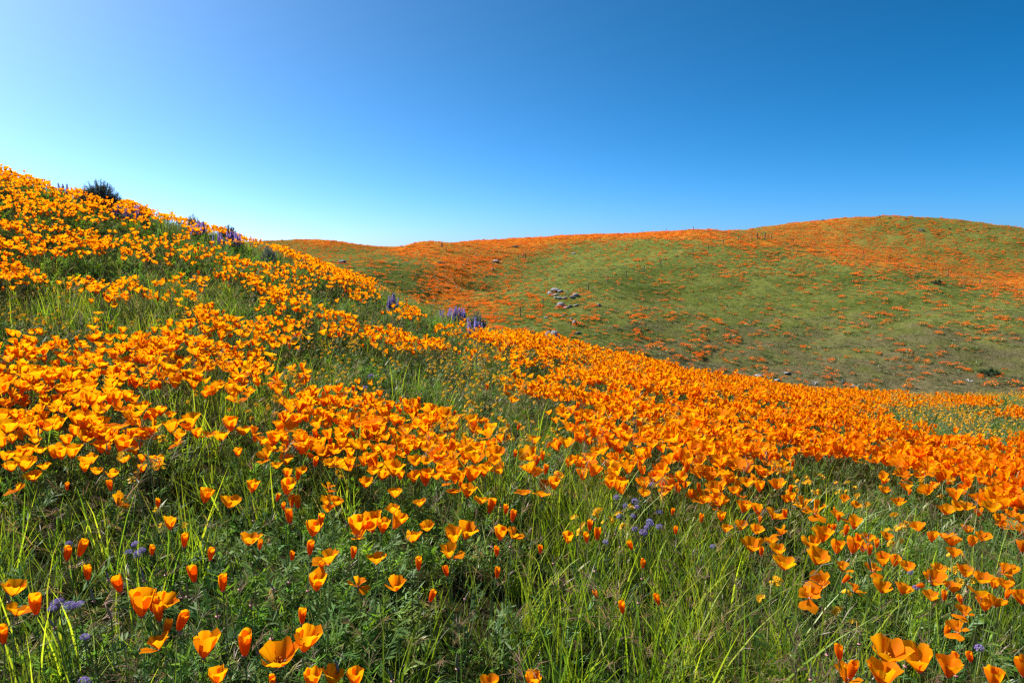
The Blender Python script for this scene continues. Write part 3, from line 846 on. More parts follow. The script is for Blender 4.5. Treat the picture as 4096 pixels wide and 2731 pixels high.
idx = rng.integers(0, len(poppy_src), m_)
scatter('poppy_field', P, rot, scl, idx, poppy_src, 'thousands of orange poppies massed over the near slope', 'poppies')

# ------------------------------------------------------------------ grass and foliage
GREEN = np.array([0.15, 0.245, 0.022]); YGREEN = np.array([0.28, 0.37, 0.025]); BGREEN = np.array([0.10, 0.185, 0.045])
STRAW = np.array([0.34, 0.28, 0.13]); PURP = np.array([0.24, 0.15, 0.10]); GREY = np.array([0.19, 0.23, 0.12])
def grass_tuft(seed, nb, L0, L1, w, pal, lean=0.35, heads=0, rad=0.05, curl=0.9):
    r = np.random.default_rng(seed); g = Geo()
    for i in range(nb):
        L_ = r.uniform(L0, L1); a = r.uniform(0, 6.28); b = r.uniform(0, rad)
        ba = r.uniform(0, 6.28)
        c = pal[r.integers(len(pal))] * r.uniform(0.75, 1.25)
        v, f = blade((b * math.cos(ba), b * math.sin(ba), -0.02), a, L_, abs(r.normal(0, lean)), r.uniform(0.1, curl), w * r.uniform(0.7, 1.3), 4, r.normal(0, 0.5))
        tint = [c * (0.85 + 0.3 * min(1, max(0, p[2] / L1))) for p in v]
        g.add(v, f, tint)
    for i in range(heads):
        L_ = r.uniform(L1 * 0.8, L1 * 1.25); a = r.uniform(0, 6.28); b = r.uniform(0, rad)
        base = np.array([b * math.cos(a), b * math.sin(a), -0.02])
        d = np.array([math.cos(a), math.sin(a), 0]); th = abs(r.normal(0, 0.2)); p = base.copy(); pts = [p.copy()]
        for k in range(5):
            p = p + (d * math.sin(th) + np.array([0, 0, 1]) * math.cos(th)) * L_ / 5; pts.append(p.copy()); th += r.uniform(0.05, 0.3)
        v, f = tube(pts, np.linspace(0.0008, 0.0005, 6), 3)
        g.add(v, f, GREEN * 1.0)
        col = PURP if r.uniform() < 0.6 else STRAW
        for k in range(12):      # drooping awned spikelets
            aa = a + r.normal(0, 0.7); st = pts[-1] * r.uniform(0.0, 1.0) + pts[-2] * 0.0
            q = pts[-1] + (pts[-2] - pts[-1]) * r.uniform(0, 1)
            v, f = blade(q, aa, r.uniform(0.022, 0.042), r.uniform(0.5, 1.5), r.uniform(0.3, 1.2), 0.0022, 2, r.normal(0, 1))
            g.add(v, f, col * r.uniform(0.7, 1.3))
    return g.build('grass_source', [M['grass']])

def fern_plant(seed, nl, L0, L1, pal):
    """poppy leaves: long stalks with finely cut lobes"""
    r = np.random.default_rng(seed); g = Geo()
    for i in range(nl):
        a = r.uniform(0, 6.28); L_ = r.uniform(L0, L1); lean = r.uniform(0.25, 1.05)
        d = np.array([math.cos(a), math.sin(a), 0]); up = np.array([0, 0, 1.0]); sd = np.array([-math.sin(a), math.cos(a), 0])
        c = pal[r.integers(len(pal))] * r.uniform(0.75, 1.25)
        pts = []; p = np.array([0, 0, -0.02]) + d * r.uniform(0, 0.02); th = lean
        for k in range(5):
            pts.append(p.copy()); p = p + (d * math.sin(th) + up * math.cos(th)) * L_ / 5; th += r.uniform(0.0, 0.2)
        pts.append(p.copy())
        v, f = tube(pts, np.linspace(0.0011, 0.0006, 6), 3); g.add(v, f, c)
        ax = pts[-1] - pts[-2]; ax /= np.linalg.norm(ax)
        nrm = np.cross(sd, ax)
        for k in range(17):
            t = r.uniform(0.45, 1.0); q = pts[0] + (pts[-1] - pts[0]) * t
            kk = min(4, int(t * 5)); q = pts[kk] + (pts[kk + 1] - pts[kk]) * (t * 5 - kk)
            ang = r.choice([-1, 1]) * r.uniform(0.3, 1.1)
            dd = ax * math.cos(ang) + sd * math.sin(ang) + nrm * r.normal(0, 0.3)
            l = r.uniform(0.016, 0.034); ws = np.cross(dd, nrm); ws /= np.linalg.norm(ws) + 1e-9
            w_ = 0.0024
            v = [q - ws * w_ * .4, q + ws * w_ * .4, q + dd * l * 0.6 + ws * w_, q + dd * l, q + dd * l * 0.6 - ws * w_]
            g.add(v, [(0, 1, 2, 3, 4)], c * r.uniform(0.85, 1.2))
    return g.build('fern_source', [M['fern']])

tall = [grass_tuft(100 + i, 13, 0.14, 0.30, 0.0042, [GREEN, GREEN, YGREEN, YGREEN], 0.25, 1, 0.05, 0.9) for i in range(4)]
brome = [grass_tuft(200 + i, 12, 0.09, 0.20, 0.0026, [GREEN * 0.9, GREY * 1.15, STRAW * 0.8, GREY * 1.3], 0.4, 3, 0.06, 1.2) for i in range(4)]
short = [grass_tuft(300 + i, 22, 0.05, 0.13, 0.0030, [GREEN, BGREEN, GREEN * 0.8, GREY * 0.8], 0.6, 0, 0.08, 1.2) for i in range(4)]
fern = [fern_plant(400 + i, 11, 0.09, 0.22, [BGREEN, BGREEN * 1.2, GREEN * 0.9]) for i in range(5)]

def spread(n, r1, power, fn, a=52, r0=0.35):
    x, y, r = polar_points(n, r0, r1, -a, a, power)
    px, py, w = project(with_z(x, y, 0.12))
    cov = near_cover(px, py) / 9
    keep = rng.uniform(0, 1, n) < fn(x, y, r, cov, px, py)
    return x[keep], y[keep], r[keep], px[keep], py[keep]

def strew(name, n, r1, power, fn, src, s0, s1, label, cat, tilt=0.12, grow=0.0):
    x, y, r, px, py = spread(n, r1, power, fn)
    m_ = len(x)
    s = rng.uniform(s0, s1, m_) * (1 + grow * np.clip(r - 4, 0, 12))
    rot = np.stack([rng.normal(0, tilt, m_), rng.normal(0.05, tilt, m_), rng.uniform(0, 6.28, m_)], 1)
    print(name, m_)
    return scatter(name, with_z(x, y), rot, s, rng.integers(0, len(src), m_), src, label, cat)

def bright_zone(px, py):        # the tall bright grass in front
    q = np.exp(-(((px - 2650) / 520) ** 2 + ((py - 2330) / 420) ** 2))
    q2 = np.exp(-(((px - 1100) / 350) ** 2 + ((py - 1650) / 120) ** 2)) + np.exp(-(((px - 500) / 450) ** 2 + ((py - 1220) / 90) ** 2))
    return np.clip(q + 0.8 * q2, 0, 1)
def fern_zone(px, py):          # ferny bank in front
    q = np.exp(-(((px - 1250) / 750) ** 2 + ((py - 2150) / 330) ** 2)) + 0.7 * np.exp(-(((px - 3500) / 500) ** 2 + ((py - 2150) / 250) ** 2))
    return np.clip(q, 0, 1)
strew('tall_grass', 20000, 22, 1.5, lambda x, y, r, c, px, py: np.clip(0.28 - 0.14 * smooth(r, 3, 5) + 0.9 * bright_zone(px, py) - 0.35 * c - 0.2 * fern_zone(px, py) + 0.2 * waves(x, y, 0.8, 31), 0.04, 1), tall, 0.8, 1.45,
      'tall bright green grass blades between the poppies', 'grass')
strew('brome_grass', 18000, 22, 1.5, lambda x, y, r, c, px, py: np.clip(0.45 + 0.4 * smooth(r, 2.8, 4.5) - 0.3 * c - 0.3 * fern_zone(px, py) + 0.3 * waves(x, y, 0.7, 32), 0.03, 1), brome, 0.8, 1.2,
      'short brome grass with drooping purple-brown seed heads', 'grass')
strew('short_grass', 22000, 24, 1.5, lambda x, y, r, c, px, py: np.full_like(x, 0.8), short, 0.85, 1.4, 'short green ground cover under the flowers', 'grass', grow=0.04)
strew('poppy_foliage', 20000, 24, 1.5, lambda x, y, r, c, px, py: np.clip(0.2 - 0.1 * smooth(r, 3, 5) + 0.7 * c + 0.8 * fern_zone(px, py) - 0.5 * bright_zone(px, py) + 0.25 * waves(x, y, 0.6, 33), 0.05, 1), fern, 0.75, 1.25,
      'finely cut blue-green poppy leaves carpeting the slope', 'foliage', grow=0.02)
# ------------------------------------------------------------------ seed pods
def pod_geo(bend):
    pts = [(bend * t * t, 0, t) for t in np.linspace(0, 1, 8)]
    return tube(pts, np.array([0.055, 0.085, 0.095, 0.09, 0.075, 0.055, 0.03, 0.006]), 6)
POD = [mesh_obj('pod', *pod_geo(b), M['pod'], link=False).data for b in (0.06, 0.22, -0.15)]
PODS = {1: "735 925 110 -15;430 1135 110 -15;870 1050 110 -20;850 760 90 -15;1300 720 90 0;1470 890 120 12;1430 895 90 -15;1410 1180 80 5;70 930 110 0;1130 765 110 -15",
        2: "560 1220 70 8;400 960 85 15;575 830 75 -25;120 525 70 -25;135 1045 75 5;1090 1525 170 -10;1510 1550 130 -8;455 1330 90 10;700 780 60 20;1150 330 70 -20;845 845 70 8;420 295 70 0;310 835 70 10",
        3: "450 1455 170 -5;510 910 50 25;865 500 60 0;720 500 60 -5;1020 510 70 10;1205 630 70 -5;790 190 55 -8;1530 690 70 -8",
        4: "160 500 80 -3;300 940 60 0;330 750 40 0;120 400 70 3",
        5: "825 1435 80 0;1225 1510 80 0;215 1345 80 -10;465 1260 80 -8;740 1385 70 -10;760 1425 60 0;285 555 70 10;365 295 75 10;560 690 110 -3;345 635 80 40;1050 780 70 0;1020 770 70 -5;85 1540 110 -5;535 430 60 5;1310 850 80 -5",
        6: "1215 1210 90 -5;330 1080 70 5;365 1035 60 -8;190 1020 70 8;515 905 50 0;550 915 50 0;930 1215 70 -5;1355 960 60 0;1095 1065 70 5"}
pl = []
for c, txt in PODS.items():
    x0, y0, k = CROPS[c]
    for it in txt.split(';'):
        a, b, s_, t_ = map(float, it.split())
        pl.append((x0 + a * k, y0 + b * k, s_ * k, t_, where(c, a, b)))
pp, pt, _ = hit([a[0] for a in pl], [a[1] for a in pl], rng.uniform(0.22, 0.29, len(pl)), 40)
for i, (px_, py_, s_, tl, wh) in enumerate(pl):
    L_ = min(max(s_ / F * pt[i], 0.018), 0.06)
    head = pp[i]
    gx, gy = head[0] + random.uniform(-.03, .03) - 0.06 * math.sin(D(tl)), head[1] + random.uniform(0, .04)
    gz = float(ground_z(np.array([gx]), np.array([gy]))[0])
    t = link(bpy.data.objects.new('seed_pod', None)); t.location = (gx, gy, gz); t.empty_display_size = 0.02
    shape = ('long ' if L_ > 0.036 else 'short ' if L_ > 0.026 else 'tiny ') + ('leaning ' if abs(tl) > 9 else 'upright ') + ('curved' if i % 3 else 'straight')
    t['label'] = f'{shape} pointed poppy seed pod {wh}'; t['category'] = 'seed pod'; t['group'] = 'seed pods ' + wh
    hl = Vector(head) - Vector(t.location)
    q = (Euler((random.uniform(-.2, .2), D(tl), 0)).to_matrix() @ Matrix.Rotation(math.pi if tl < 0 else 0, 3, 'Z')).to_quaternion()
    o = link(bpy.data.objects.new('pod', POD[i % 3]), t); o.matrix_local = Matrix.LocRotScale(hl, q, Vector((L_, L_, L_)))
    o = link(bpy.data.objects.new('receptacle', RIM), t); o.matrix_local = Matrix.LocRotScale(hl, q, Vector((0.9, 0.9, 0.9)))
    place_stem(t, hl, 0.0011, i)

# ------------------------------------------------------------------ phacelia
def phacelia_head(seed):
    r = np.random.default_rng(seed); g = Geo()
    for i in range(80):
        z = r.uniform(-0.75, 1); a = r.uniform(0, 6.28); q = math.sqrt(1 - z * z)
        d = np.array([q * math.cos(a), q * math.sin(a), z * 0.85])
        if z > -0.05:
            u = np.cross(d, [0.2, 0.3, 1]); u /= np.linalg.norm(u); w = np.cross(d, u)
            c = d * 0.82
            for k in range(5):
                an = k * 1.257 + r.uniform(0, 1)
                e = u * math.cos(an) + w * math.sin(an); e2 = u * math.cos(an + 0.9) + w * math.sin(an + 0.9)
                g.add([c, c + e * 0.20 + d * 0.17, c + e2 * 0.20 + d * 0.17], [(0, 1, 2)], mi=0)
            for k in range(2):
                e = d + u * r.normal(0, .2) + w * r.normal(0, .2)
                v, f = tube([c, c + e * 0.42], np.array([0.012, 0.010]), 3); g.add(v, f, mi=1)
        else:
            for k in range(3):
                e = d + np.array([r.normal(0, .3), r.normal(0, .3), r.normal(0, .3)])
                v, f = blade(d * 0.4, r.uniform(0, 6.28), 0.1, 0.2, 0.2, 0.05, 2)
                g.add([d * 0.45 - np.array([0.06, 0, 0]), d * 0.45 + np.array([0.06, 0, 0]), d * 0.45 + e * 0.5], [(0, 1, 2)], mi=1)
    return g.build('flower_head', [M['phacelia'], M['phacelia_dark']], tinted=False).data
PH = [phacelia_head(i) for i in range(3)]
PHEADS = [  # one plant per line: crop, (x, y, width) of each head, label
    (1, [(450, 950, 100), (410, 990, 66)], 'lavender phacelia with a big and a small round head beside closed poppies', None),
    (1, [(545, 968, 92), (625, 955, 75)], 'lavender phacelia with two equal round heads on leaning hairy stems', None),
    (1, [(1060, 480, 58), (1010, 548, 60)], 'shaded violet phacelia pair next to the pale fiddleneck stalks', None),
    (1, [(1080, 560, 68), (1115, 530, 48)], 'violet phacelia with touching heads below the pale fiddleneck stalks', None),
    (1, [(665, 1212, 48)], 'single small lavender phacelia head low in the ferny leaves', None),
    (1, [(660, 1560, 90)], 'large lavender phacelia head in dark grass under the ferny leaves', None),
    (1, [(540, 480, 32)], 'tiny violet phacelia head behind a closed poppy', None),
    (4, [(130, 115, 46), (150, 262, 38)], 'lilac phacelia at the edge of the poppy-ringed grass patch', None),
    (4, [(275, 146, 58), (290, 190, 40)], 'lilac phacelia with a flat double head in bright grass', None),
    (4, [(200, 180, 42), (260, 260, 34)], 'lilac phacelia beside yellow fiddleneck blooms in bright grass', None),
    (4, [(465, 235, 56)], 'single lilac phacelia in bright grass facing the orange patch', None),
    (4, [(390, 312, 62), (365, 352, 42)], 'pale lilac phacelia with a broad upper head in bright grass', None),
    (4, [(275, 365, 50), (340, 392, 64)], 'lilac phacelia with paired low heads in bright grass', None),
    (4, [(465, 345, 54)], 'round lilac phacelia head above tall lit grass blades', None),
    (4, [(885, 500, 38)], 'small violet phacelia in grass by the ragged poppy patch', None),
    (4, [(410, 15, 42)], 'pale phacelia head against a row of poppies', None),
    (4, [(45, 465, 32)], 'tiny lilac phacelia by closed poppies in bright grass', None),
    (5, [(1405, 1295, 46)], 'small blue-lilac phacelia in dark ferny leaves below the broad blooms', None),
    (5, [(865, 700, 50), (910, 825, 40)], 'lilac phacelia tucked under the tumbled poppy mound', None),
    (7, [(1050, 10, 45)], 'lavender phacelia above the broad poppy drift', None),
    (7, [(1005, 110, 42)], 'lavender phacelia behind the broad poppy drift', None),
    (7, [(840, 155, 30), (700, 195, 28)], 'faint lavender phacelia pair in dry grass behind the drift', None),
    (7, [(425, 10, 36)], 'small lavender phacelia among yellow fiddleneck', None),
]
for i, (c, heads, lab, _) in enumerate(PHEADS):
    x0, y0, k = CROPS[c]
    hp, ht, _ok = hit([x0 + a[0] * k for a in heads], [y0 + a[1] * k for a in heads], 0.25, 40)
    bx, by = float(hp[:, 0].mean()) + random.uniform(0.0, 0.06), float(hp[:, 1].mean()) + 0.02
    t = link(bpy.data.objects.new('phacelia', None)); t.location = (bx, by, float(ground_z(np.array([bx]), np.array([by]))[0])); t.empty_display_size = 0.03
    t['label'] = lab; t['category'] = 'phacelia'; t['group'] = 'phacelia plants'
    for j, a in enumerate(heads):
        rad = min(max(a[2] * k / F * ht[j] / 2, 0.008), 0.024)
        hl = Vector(hp[j]) - Vector(t.location)
        o = link(bpy.data.objects.new('flower_head', PH[(i + j) % 3]), t)
        o.matrix_local = Matrix.LocRotScale(hl, Euler((random.uniform(-.3, .3), random.uniform(-.6, 0), random.uniform(0, 6))).to_quaternion(), Vector((rad,) * 3))
        place_stem(t, hl, 0.0014, i + j)

# ------------------------------------------------------------------ fiddleneck
def fiddle_parts(seed, hairy=False):
    r = np.random.default_rng(seed)
    H = 0.30; lx, ly = r.normal(0, 0.03, 2)
    top = np.array([lx, ly, H])
    st = tube([(0, 0, -0.02), (lx * .4, ly * .5, H * .5), (lx, ly, H)], np.array([0.0022, 0.0018, 0.0014]), 5)
    coil = Geo(); a0 = r.uniform(0, 6.28)
    for b in range(3):                       # curled tips with rows of yellow trumpets
        a = a0 + b * 2.1; d = np.array([math.cos(a), math.sin(a), 0]); up = np.array([0, 0, 1.0])
        p = top.copy() - up * 0.03 * b; th = 0.35; pts = [p.copy()]
        ln = 0.05 if not hairy else 0.09
        for q in range(9):
            p = p + (d * math.sin(th) + up * math.cos(th)) * ln / 9; th += 0.12 + 0.06 * q; pts.append(p.copy())
        v, f = tube(pts, np.linspace(0.0016, 0.0008, len(pts)), 4); coil.add(v, f, mi=1)
        for q in range(2, 10):
            sd = np.array([-d[1], d[0], 0])
            for sg in (-1, 1):
                if not hairy and (q < 5 or r.uniform() < 0.35): continue
                c = pts[q] + sd * sg * 0.0035
                if hairy and q < 8:          # empty bristly sepals below the last open flowers
                    for hk in range(4):
                        e = sd * sg + up * r.uniform(.2, 1.2) + d * r.normal(0, .5)
                        e = e / np.linalg.norm(e)
                        coil.add([c - up * 0.0012, c + up * 0.0012, c + e * 0.010], [(0, 1, 2)], mi=1)
                    continue
                nrm = sd * sg * 0.7 + up * 0.8; nrm /= np.linalg.norm(nrm)
                u = np.cross(nrm, d); w = np.cross(nrm, u)
                rad = 0.0075 if q > 5 else 0.006
                for kk in range(5):
                    an = kk * 1.257; an2 = an + 1.0
                    coil.add([c, c + nrm * 0.005 + (u * math.cos(an) + w * math.sin(an)) * rad, c + nrm * 0.005 + (u * math.cos(an2) + w * math.sin(an2)) * rad], [(0, 1, 2)], mi=0)
    lf = Geo()
    for k in range(7):
        z = r.uniform(0.02, H * 0.75)
        v, f = blade((lx * z / H, ly * z / H, z), r.uniform(0, 6.28), r.uniform(0.04, 0.08), r.uniform(0.4, 1.0), r.uniform(.2, .9), 0.009, 4)
        lf.add(v, f)
    return st, coil, lf
FID = []
for i in range(4):
    st, coil, lf = fiddle_parts(50 + i)
    FID.append((mesh_obj('stem', *st, M['fiddle'], link=False), coil.build('flower_coil', [M['yellow'], M['fiddle']], tinted=False), lf.build('leaves', [M['fiddle']], tinted=False)))
FIDH = []
for i in range(2):
    st, coil, lf = fiddle_parts(80 + i, True)
    FIDH.append((mesh_obj('stem', *st, M['fiddle'], link=False), coil.build('flower_coil', [M['yellow'], M['fiddle']], tinted=False), lf.build('leaves', [M['fiddle']], tinted=False)))
def fiddleneck(pos, s, rot, label, group, src):
    t = link(bpy.data.objects.new('fiddleneck', None)); t.location = pos; t.rotation_euler = rot; t.scale = (s, s, s); t.empty_display_size = 0.03
    t['label'] = label; t['category'] = 'fiddleneck'; t['group'] = group
    for o, nm in zip(src, ('stem', 'flower_coil', 'leaves')):
        link(bpy.data.objects.new(nm, o.data), t)
# the pale, bristly ones and the yellow ones in front
for j, (c, x_, y_, sc_, tl, lab) in enumerate([
        (1, 1215, 470, 1.0, -12, 'pale bristly fiddleneck stalk leaning with an orange-tipped curl'), (1, 1275, 480, 1.25, 12, 'tall pale bristly fiddleneck stalk beside a cup-shaped poppy'),
        (1, 1110, 720, 0.8, -25, 'short pale bristly fiddleneck stalk bent over ferny leaves'), (5, 1235, 260, 0.8, 10, 'pale bristly fiddleneck stalk in the open green strip')]):
    x0, y0, k = CROPS[c]
    p_, t_, _ = hit([x0 + x_ * k], [y0 + y_ * k], 0.10, 40)
    gx, gy = p_[0][0], p_[0][1]
    fiddleneck((gx, gy, float(ground_z(np.array([gx]), np.array([gy]))[0])), sc_, (0, D(tl), 2.0 * j), lab, 'pale fiddleneck stalks', FIDH[j % 2])
ylist = [(3, 1375, 270), (3, 1445, 250), (4, 85, 235), (4, 240, 225), (4, 1335, 795), (5, 745, 270), (5, 765, 330), (5, 820, 350), (5, 1325, 600), (5, 1260, 620), (5, 335, 945),
         (5, 450, 105), (5, 320, 15), (5, 375, 10), (6, 745, 90), (6, 805, 75), (6, 855, 90), (6, 450, 80), (6, 360, 70), (6, 370, 135), (6, 2020, 785),
         (7, 265, 180), (7, 495, 185), (7, 235, 340), (7, 185, 215), (7, 700, 800), (7, 1785, 505), (7, 60, 285), (7, 500, 240)]
fp, ft, _ = hit([CROPS[c][0] + a * CROPS[c][2] for c, a, b in ylist], [CROPS[c][1] + b * CROPS[c][2] for c, a, b in ylist], 0.26, 40)
for j, (c, a, b) in enumerate(ylist):
    gx, gy = fp[j][0], fp[j][1]
    fiddleneck((gx, gy, float(ground_z(np.array([gx]), np.array([gy]))[0])), 0.85, (0, random.uniform(-.1, .1), random.uniform(0, 6)),
               'yellow fiddleneck with curled blooms ' + where(c, a, b), 'yellow fiddlenecks ' + where(c, a, b), FID[j % 4])
fid_src = []
for st, co_, lf in FID:
    g = Geo()
    for o, base in ((st, 1), (co_, 0), (lf, 1)):
        vv = [tuple(v.co) for v in o.data.vertices]
        b0 = len(g.v); g.v.extend(vv); g.t.extend([(1, 1, 1, 1)] * len(vv))
        for p_ in o.data.polygons:
            g.f.append(tuple(i + b0 for i in p_.vertices)); g.m.append(1 if base == 1 else p_.material_index)
    fid_src.append(g.build('fiddleneck_source', [M['yellow'], M['fiddle']], tinted=False))
n = 20000
x, y, r = polar_points(n, 1.5, 22, -46, 46, 1.5)
px, py, w = project(with_z(x, y, 0.26))
yc = np.clip(yellow_cover(px, py) / 9, 0, 1)
cand = n * 1.5 / ((22 ** 1.5 - 1.5 ** 1.5)) * r ** 0.5 / (D(92) * r)
keep = rng.uniform(0, 1, n) < 120 * yc ** 1.3 * (0.5 + 0.5 * np.clip(waves(x, y, 0.9, 41), -1, 1)) * 1.4 * np.clip(1.3 - r / 16, 0.35, 1) / cand
x, y, r, px, py = x[keep], y[keep], r[keep], px[keep], py[keep]
order = np.argsort(r)
pos = with_z(x, y)
fs = rng.uniform(0.7, 1.0, len(x)); fz = rng.uniform(0, 6.28, len(x))
NI = 150
def yzone(a, b):
    if a < 1200: return 'in the grassy gap of the uphill slope'
    if a < 2500: return 'in the green gap behind the broad poppy drift'
    if b > 1750: return 'in the open green strip before the dense drift'
    return 'in the yellow strip skirting the dense drift'
for i in order[:NI]:
    zn = yzone(px[i], py[i])
    fiddleneck(tuple(pos[i]), fs[i], (0, 0, fz[i]), ('short' if fs[i] < 0.85 else 'tall') + ' yellow fiddleneck ' + zn, 'yellow fiddlenecks ' + zn, FID[int(i) % 4])
rest = order[NI:]
print('fiddleneck', len(x))
scatter('fiddleneck_field', pos[rest], np.stack([np.zeros(len(rest)), np.zeros(len(rest)), fz[rest]], 1), fs[rest], rng.integers(0, 4, len(rest)), fid_src,
        'hundreds of tiny yellow fiddleneck blooms strewn over the near slope', 'fiddleneck')

# ------------------------------------------------------------------ lupine clumps
def lupine_spike(seed):
    r = np.random.default_rng(seed); g = Geo()
    v, f = tube([(0, 0, 0), (0, 0, 1)], np.array([0.03, 0.015]), 4); g.add(v, f, mi=1)
    for i in range(15):
        z = 0.35 + 0.62 * i / 14; rad = 0.15 * (1 - 0.75 * (i / 14) ** 1.5)
        for k in range(6):
            a = k * 1.047 + i * 0.5 + r.normal(0, .15); d = np.array([math.cos(a), math.sin(a), 0.25])
            s_ = np.array([-math.sin(a), math.cos(a), 0])
            c = np.array([0, 0, z])
            g.add([c, c + d * rad * .6 + s_ * .04, c + d * rad + np.array([0, 0, .03]), c + d * rad * .6 - s_ * .04], [(0, 1, 2, 3)], mi=0)
    return g.build('flower_spike', [M['lupine'], M['stem']], tinted=False).data
SPK = [lupine_spike(i) for i in range(3)]
def lupine_leaves(seed, W):
    r = np.random.default_rng(seed); g = Geo()
    for i in range(70):
        a = r.uniform(0, 6.28); q = W * 0.5 * math.sqrt(r.uniform()); h = r.uniform(0.03, 0.16)
        c = np.array([q * math.cos(a), q * math.sin(a) * 0.7, h])
        for k in range(6):
            v, f = blade(c, k * 1.047 + r.uniform(0, 1), 0.035, r.uniform(0.6, 1.2), 0.3, 0.009, 2); g.add(v, f, GREY * 1.2 * r.uniform(.8, 1.2))
    return g.build('foliage', [M['fern']], link=True)
LUP = [(514, 838, 125, 24, 'purple lupine clump under the dark skyline bush, paler towards its base'), (905, 945, 107, 26, 'deep purple lupine clump on the slope below the smallest skyline bush'),
       (797, 876, 80, 12, 'thin scattered lupine spikes below the middle skyline bush'), (1815, 1245, 115, 26, 'purple lupine clump on the downhill edge facing the valley'),
       (244, 742, 50, 8, 'faint lupine spikes on the upper skyline before the dark bush'), (1900, 1292, 60, 10, 'small lupine clump at the rim above the valley'),
       (1570, 1195, 50, 8, 'sparse pale lupine spikes among grey herbs on the rim')]
for i, (u, v_, wpx, ns, lab) in enumerate(LUP):
    for dv in range(0, 80, 4):
        p_, t_, ok = hit([u], [v_ + dv], 0.24, 16)
        if ok[0]: break
    W = wpx / F * t_[0]
    gx, gy = p_[0][0], p_[0][1]
    t = link(bpy.data.objects.new('lupine', None)); t.location = (gx, gy, float(ground_z(np.array([gx]), np.array([gy]))[0]))
    t['label'] = lab; t['category'] = 'lupine'; t['group'] = 'lupine clumps on the near hill'
    lv = lupine_leaves(600 + i, W); lv.parent = t; lv['kind'] = 'stuff'
    for k in range(ns):
        a = random.uniform(0, 6.28); q = W * 0.5 * math.sqrt(random.random())
        h = random.uniform(0.20, 0.32)
        o = link(bpy.data.objects.new('flower_spike', SPK[k % 3]), t)
        o.location = (q * math.cos(a), q * math.sin(a) * 0.6, 0); o.scale = (h * .85, h * .85, h); o.rotation_euler = (random.uniform(-.15, .15), random.uniform(-.15, .15), random.uniform(0, 6))

# ------------------------------------------------------------------ bushes on the near skyline
def bush(name, pos, W, H, m, seed, label, group, ntw=110, up=0.8, leaf=0.022, cat='bush'):
    r = np.random.default_rng(seed); tw = Geo(); lf = Geo()
    for i in range(ntw):
        a = r.uniform(0, 6.28); q = math.sqrt(r.uniform())
        tip = np.array([W * .5 * q * math.cos(a), W * .5 * q * math.sin(a), H * (1 - 0.55 * q * q) * r.uniform(0.6, 1.08)])
        mid = tip * np.array([0.55, 0.55, 0.5 + 0.1 * up])
        v, f = tube([(0.1 * tip[0], 0.1 * tip[1], -0.03 * H), mid, tip], np.array([0.012, 0.008, 0.003]) * W, 4); tw.add(v, f)
        for k in range(34):
            s_ = r.uniform(0.25, 1.0)
            p = mid * (1 - s_) + tip * s_ if s_ > .3 else mid
            p = p + r.normal(0, 0.018 * W, 3)
            v, f = blade(p, r.uniform(0, 6.28), leaf * W * r.uniform(1.2, 2.6), abs(r.normal(0.3, 0.4)), 0.3, leaf * W * 0.42, 2); lf.add(v, f)
    t = link(bpy.data.objects.new(name, None)); t.location = pos
    t['label'] = label; t['category'] = cat; t['group'] = group
    tw.build('branches', [M['deadwood'] if m == 'bush_pale' else M['post']], link=True, parent=t, tinted=False)['kind'] = 'stuff'
    lf.build('foliage', [M[m]], link=True, parent=t, tinted=False)['kind'] = 'stuff'
    return t
for i, (u, v_, wpx, hpx, lab) in enumerate([
        (398, 782, 137, 66, 'large dark sage bush rounded with upright tips on the near skyline'), (773, 876, 56, 34, 'small grey-green bush poking over the poppies midway along the skyline'),
        (910, 908, 66, 36, 'low dark bush at the lower end of the near skyline'), (520, 792, 40, 18, 'low sage tuft on the skyline just downhill of the large bush'),
        (583, 814, 32, 14, 'tiny sage tuft on the skyline beyond the large bush'), (1075, 1015, 60, 26, 'dark low herb bush among grey grass on the near slope'), (1905, 1285, 80, 30, 'grey herb bush by the lupine at the valley rim')]):
    for dv in range(0, 80, 4):
        p_, t_, ok = hit([u], [v_ + dv], 0.22, 16)
        if ok[0]: break
    dd = t_[0]; q = p_[0]
    print('bush', lab[:20], dv, dd)
    gx, gy = q[0], q[1]
    W = 1.2 * wpx / F * dd; Hh = hpx / F * dd + 0.24
    bush('bush', (gx, gy, float(ground_z(np.array([gx]), np.array([gy]))[0])), W, Hh, 'bush' if i not in (1, 5, 6) else 'bush_pale', 700 + i, lab, 'bushes on the near slope', ntw=240 if i == 0 else 90, leaf=0.024 if i == 0 else 0.045)

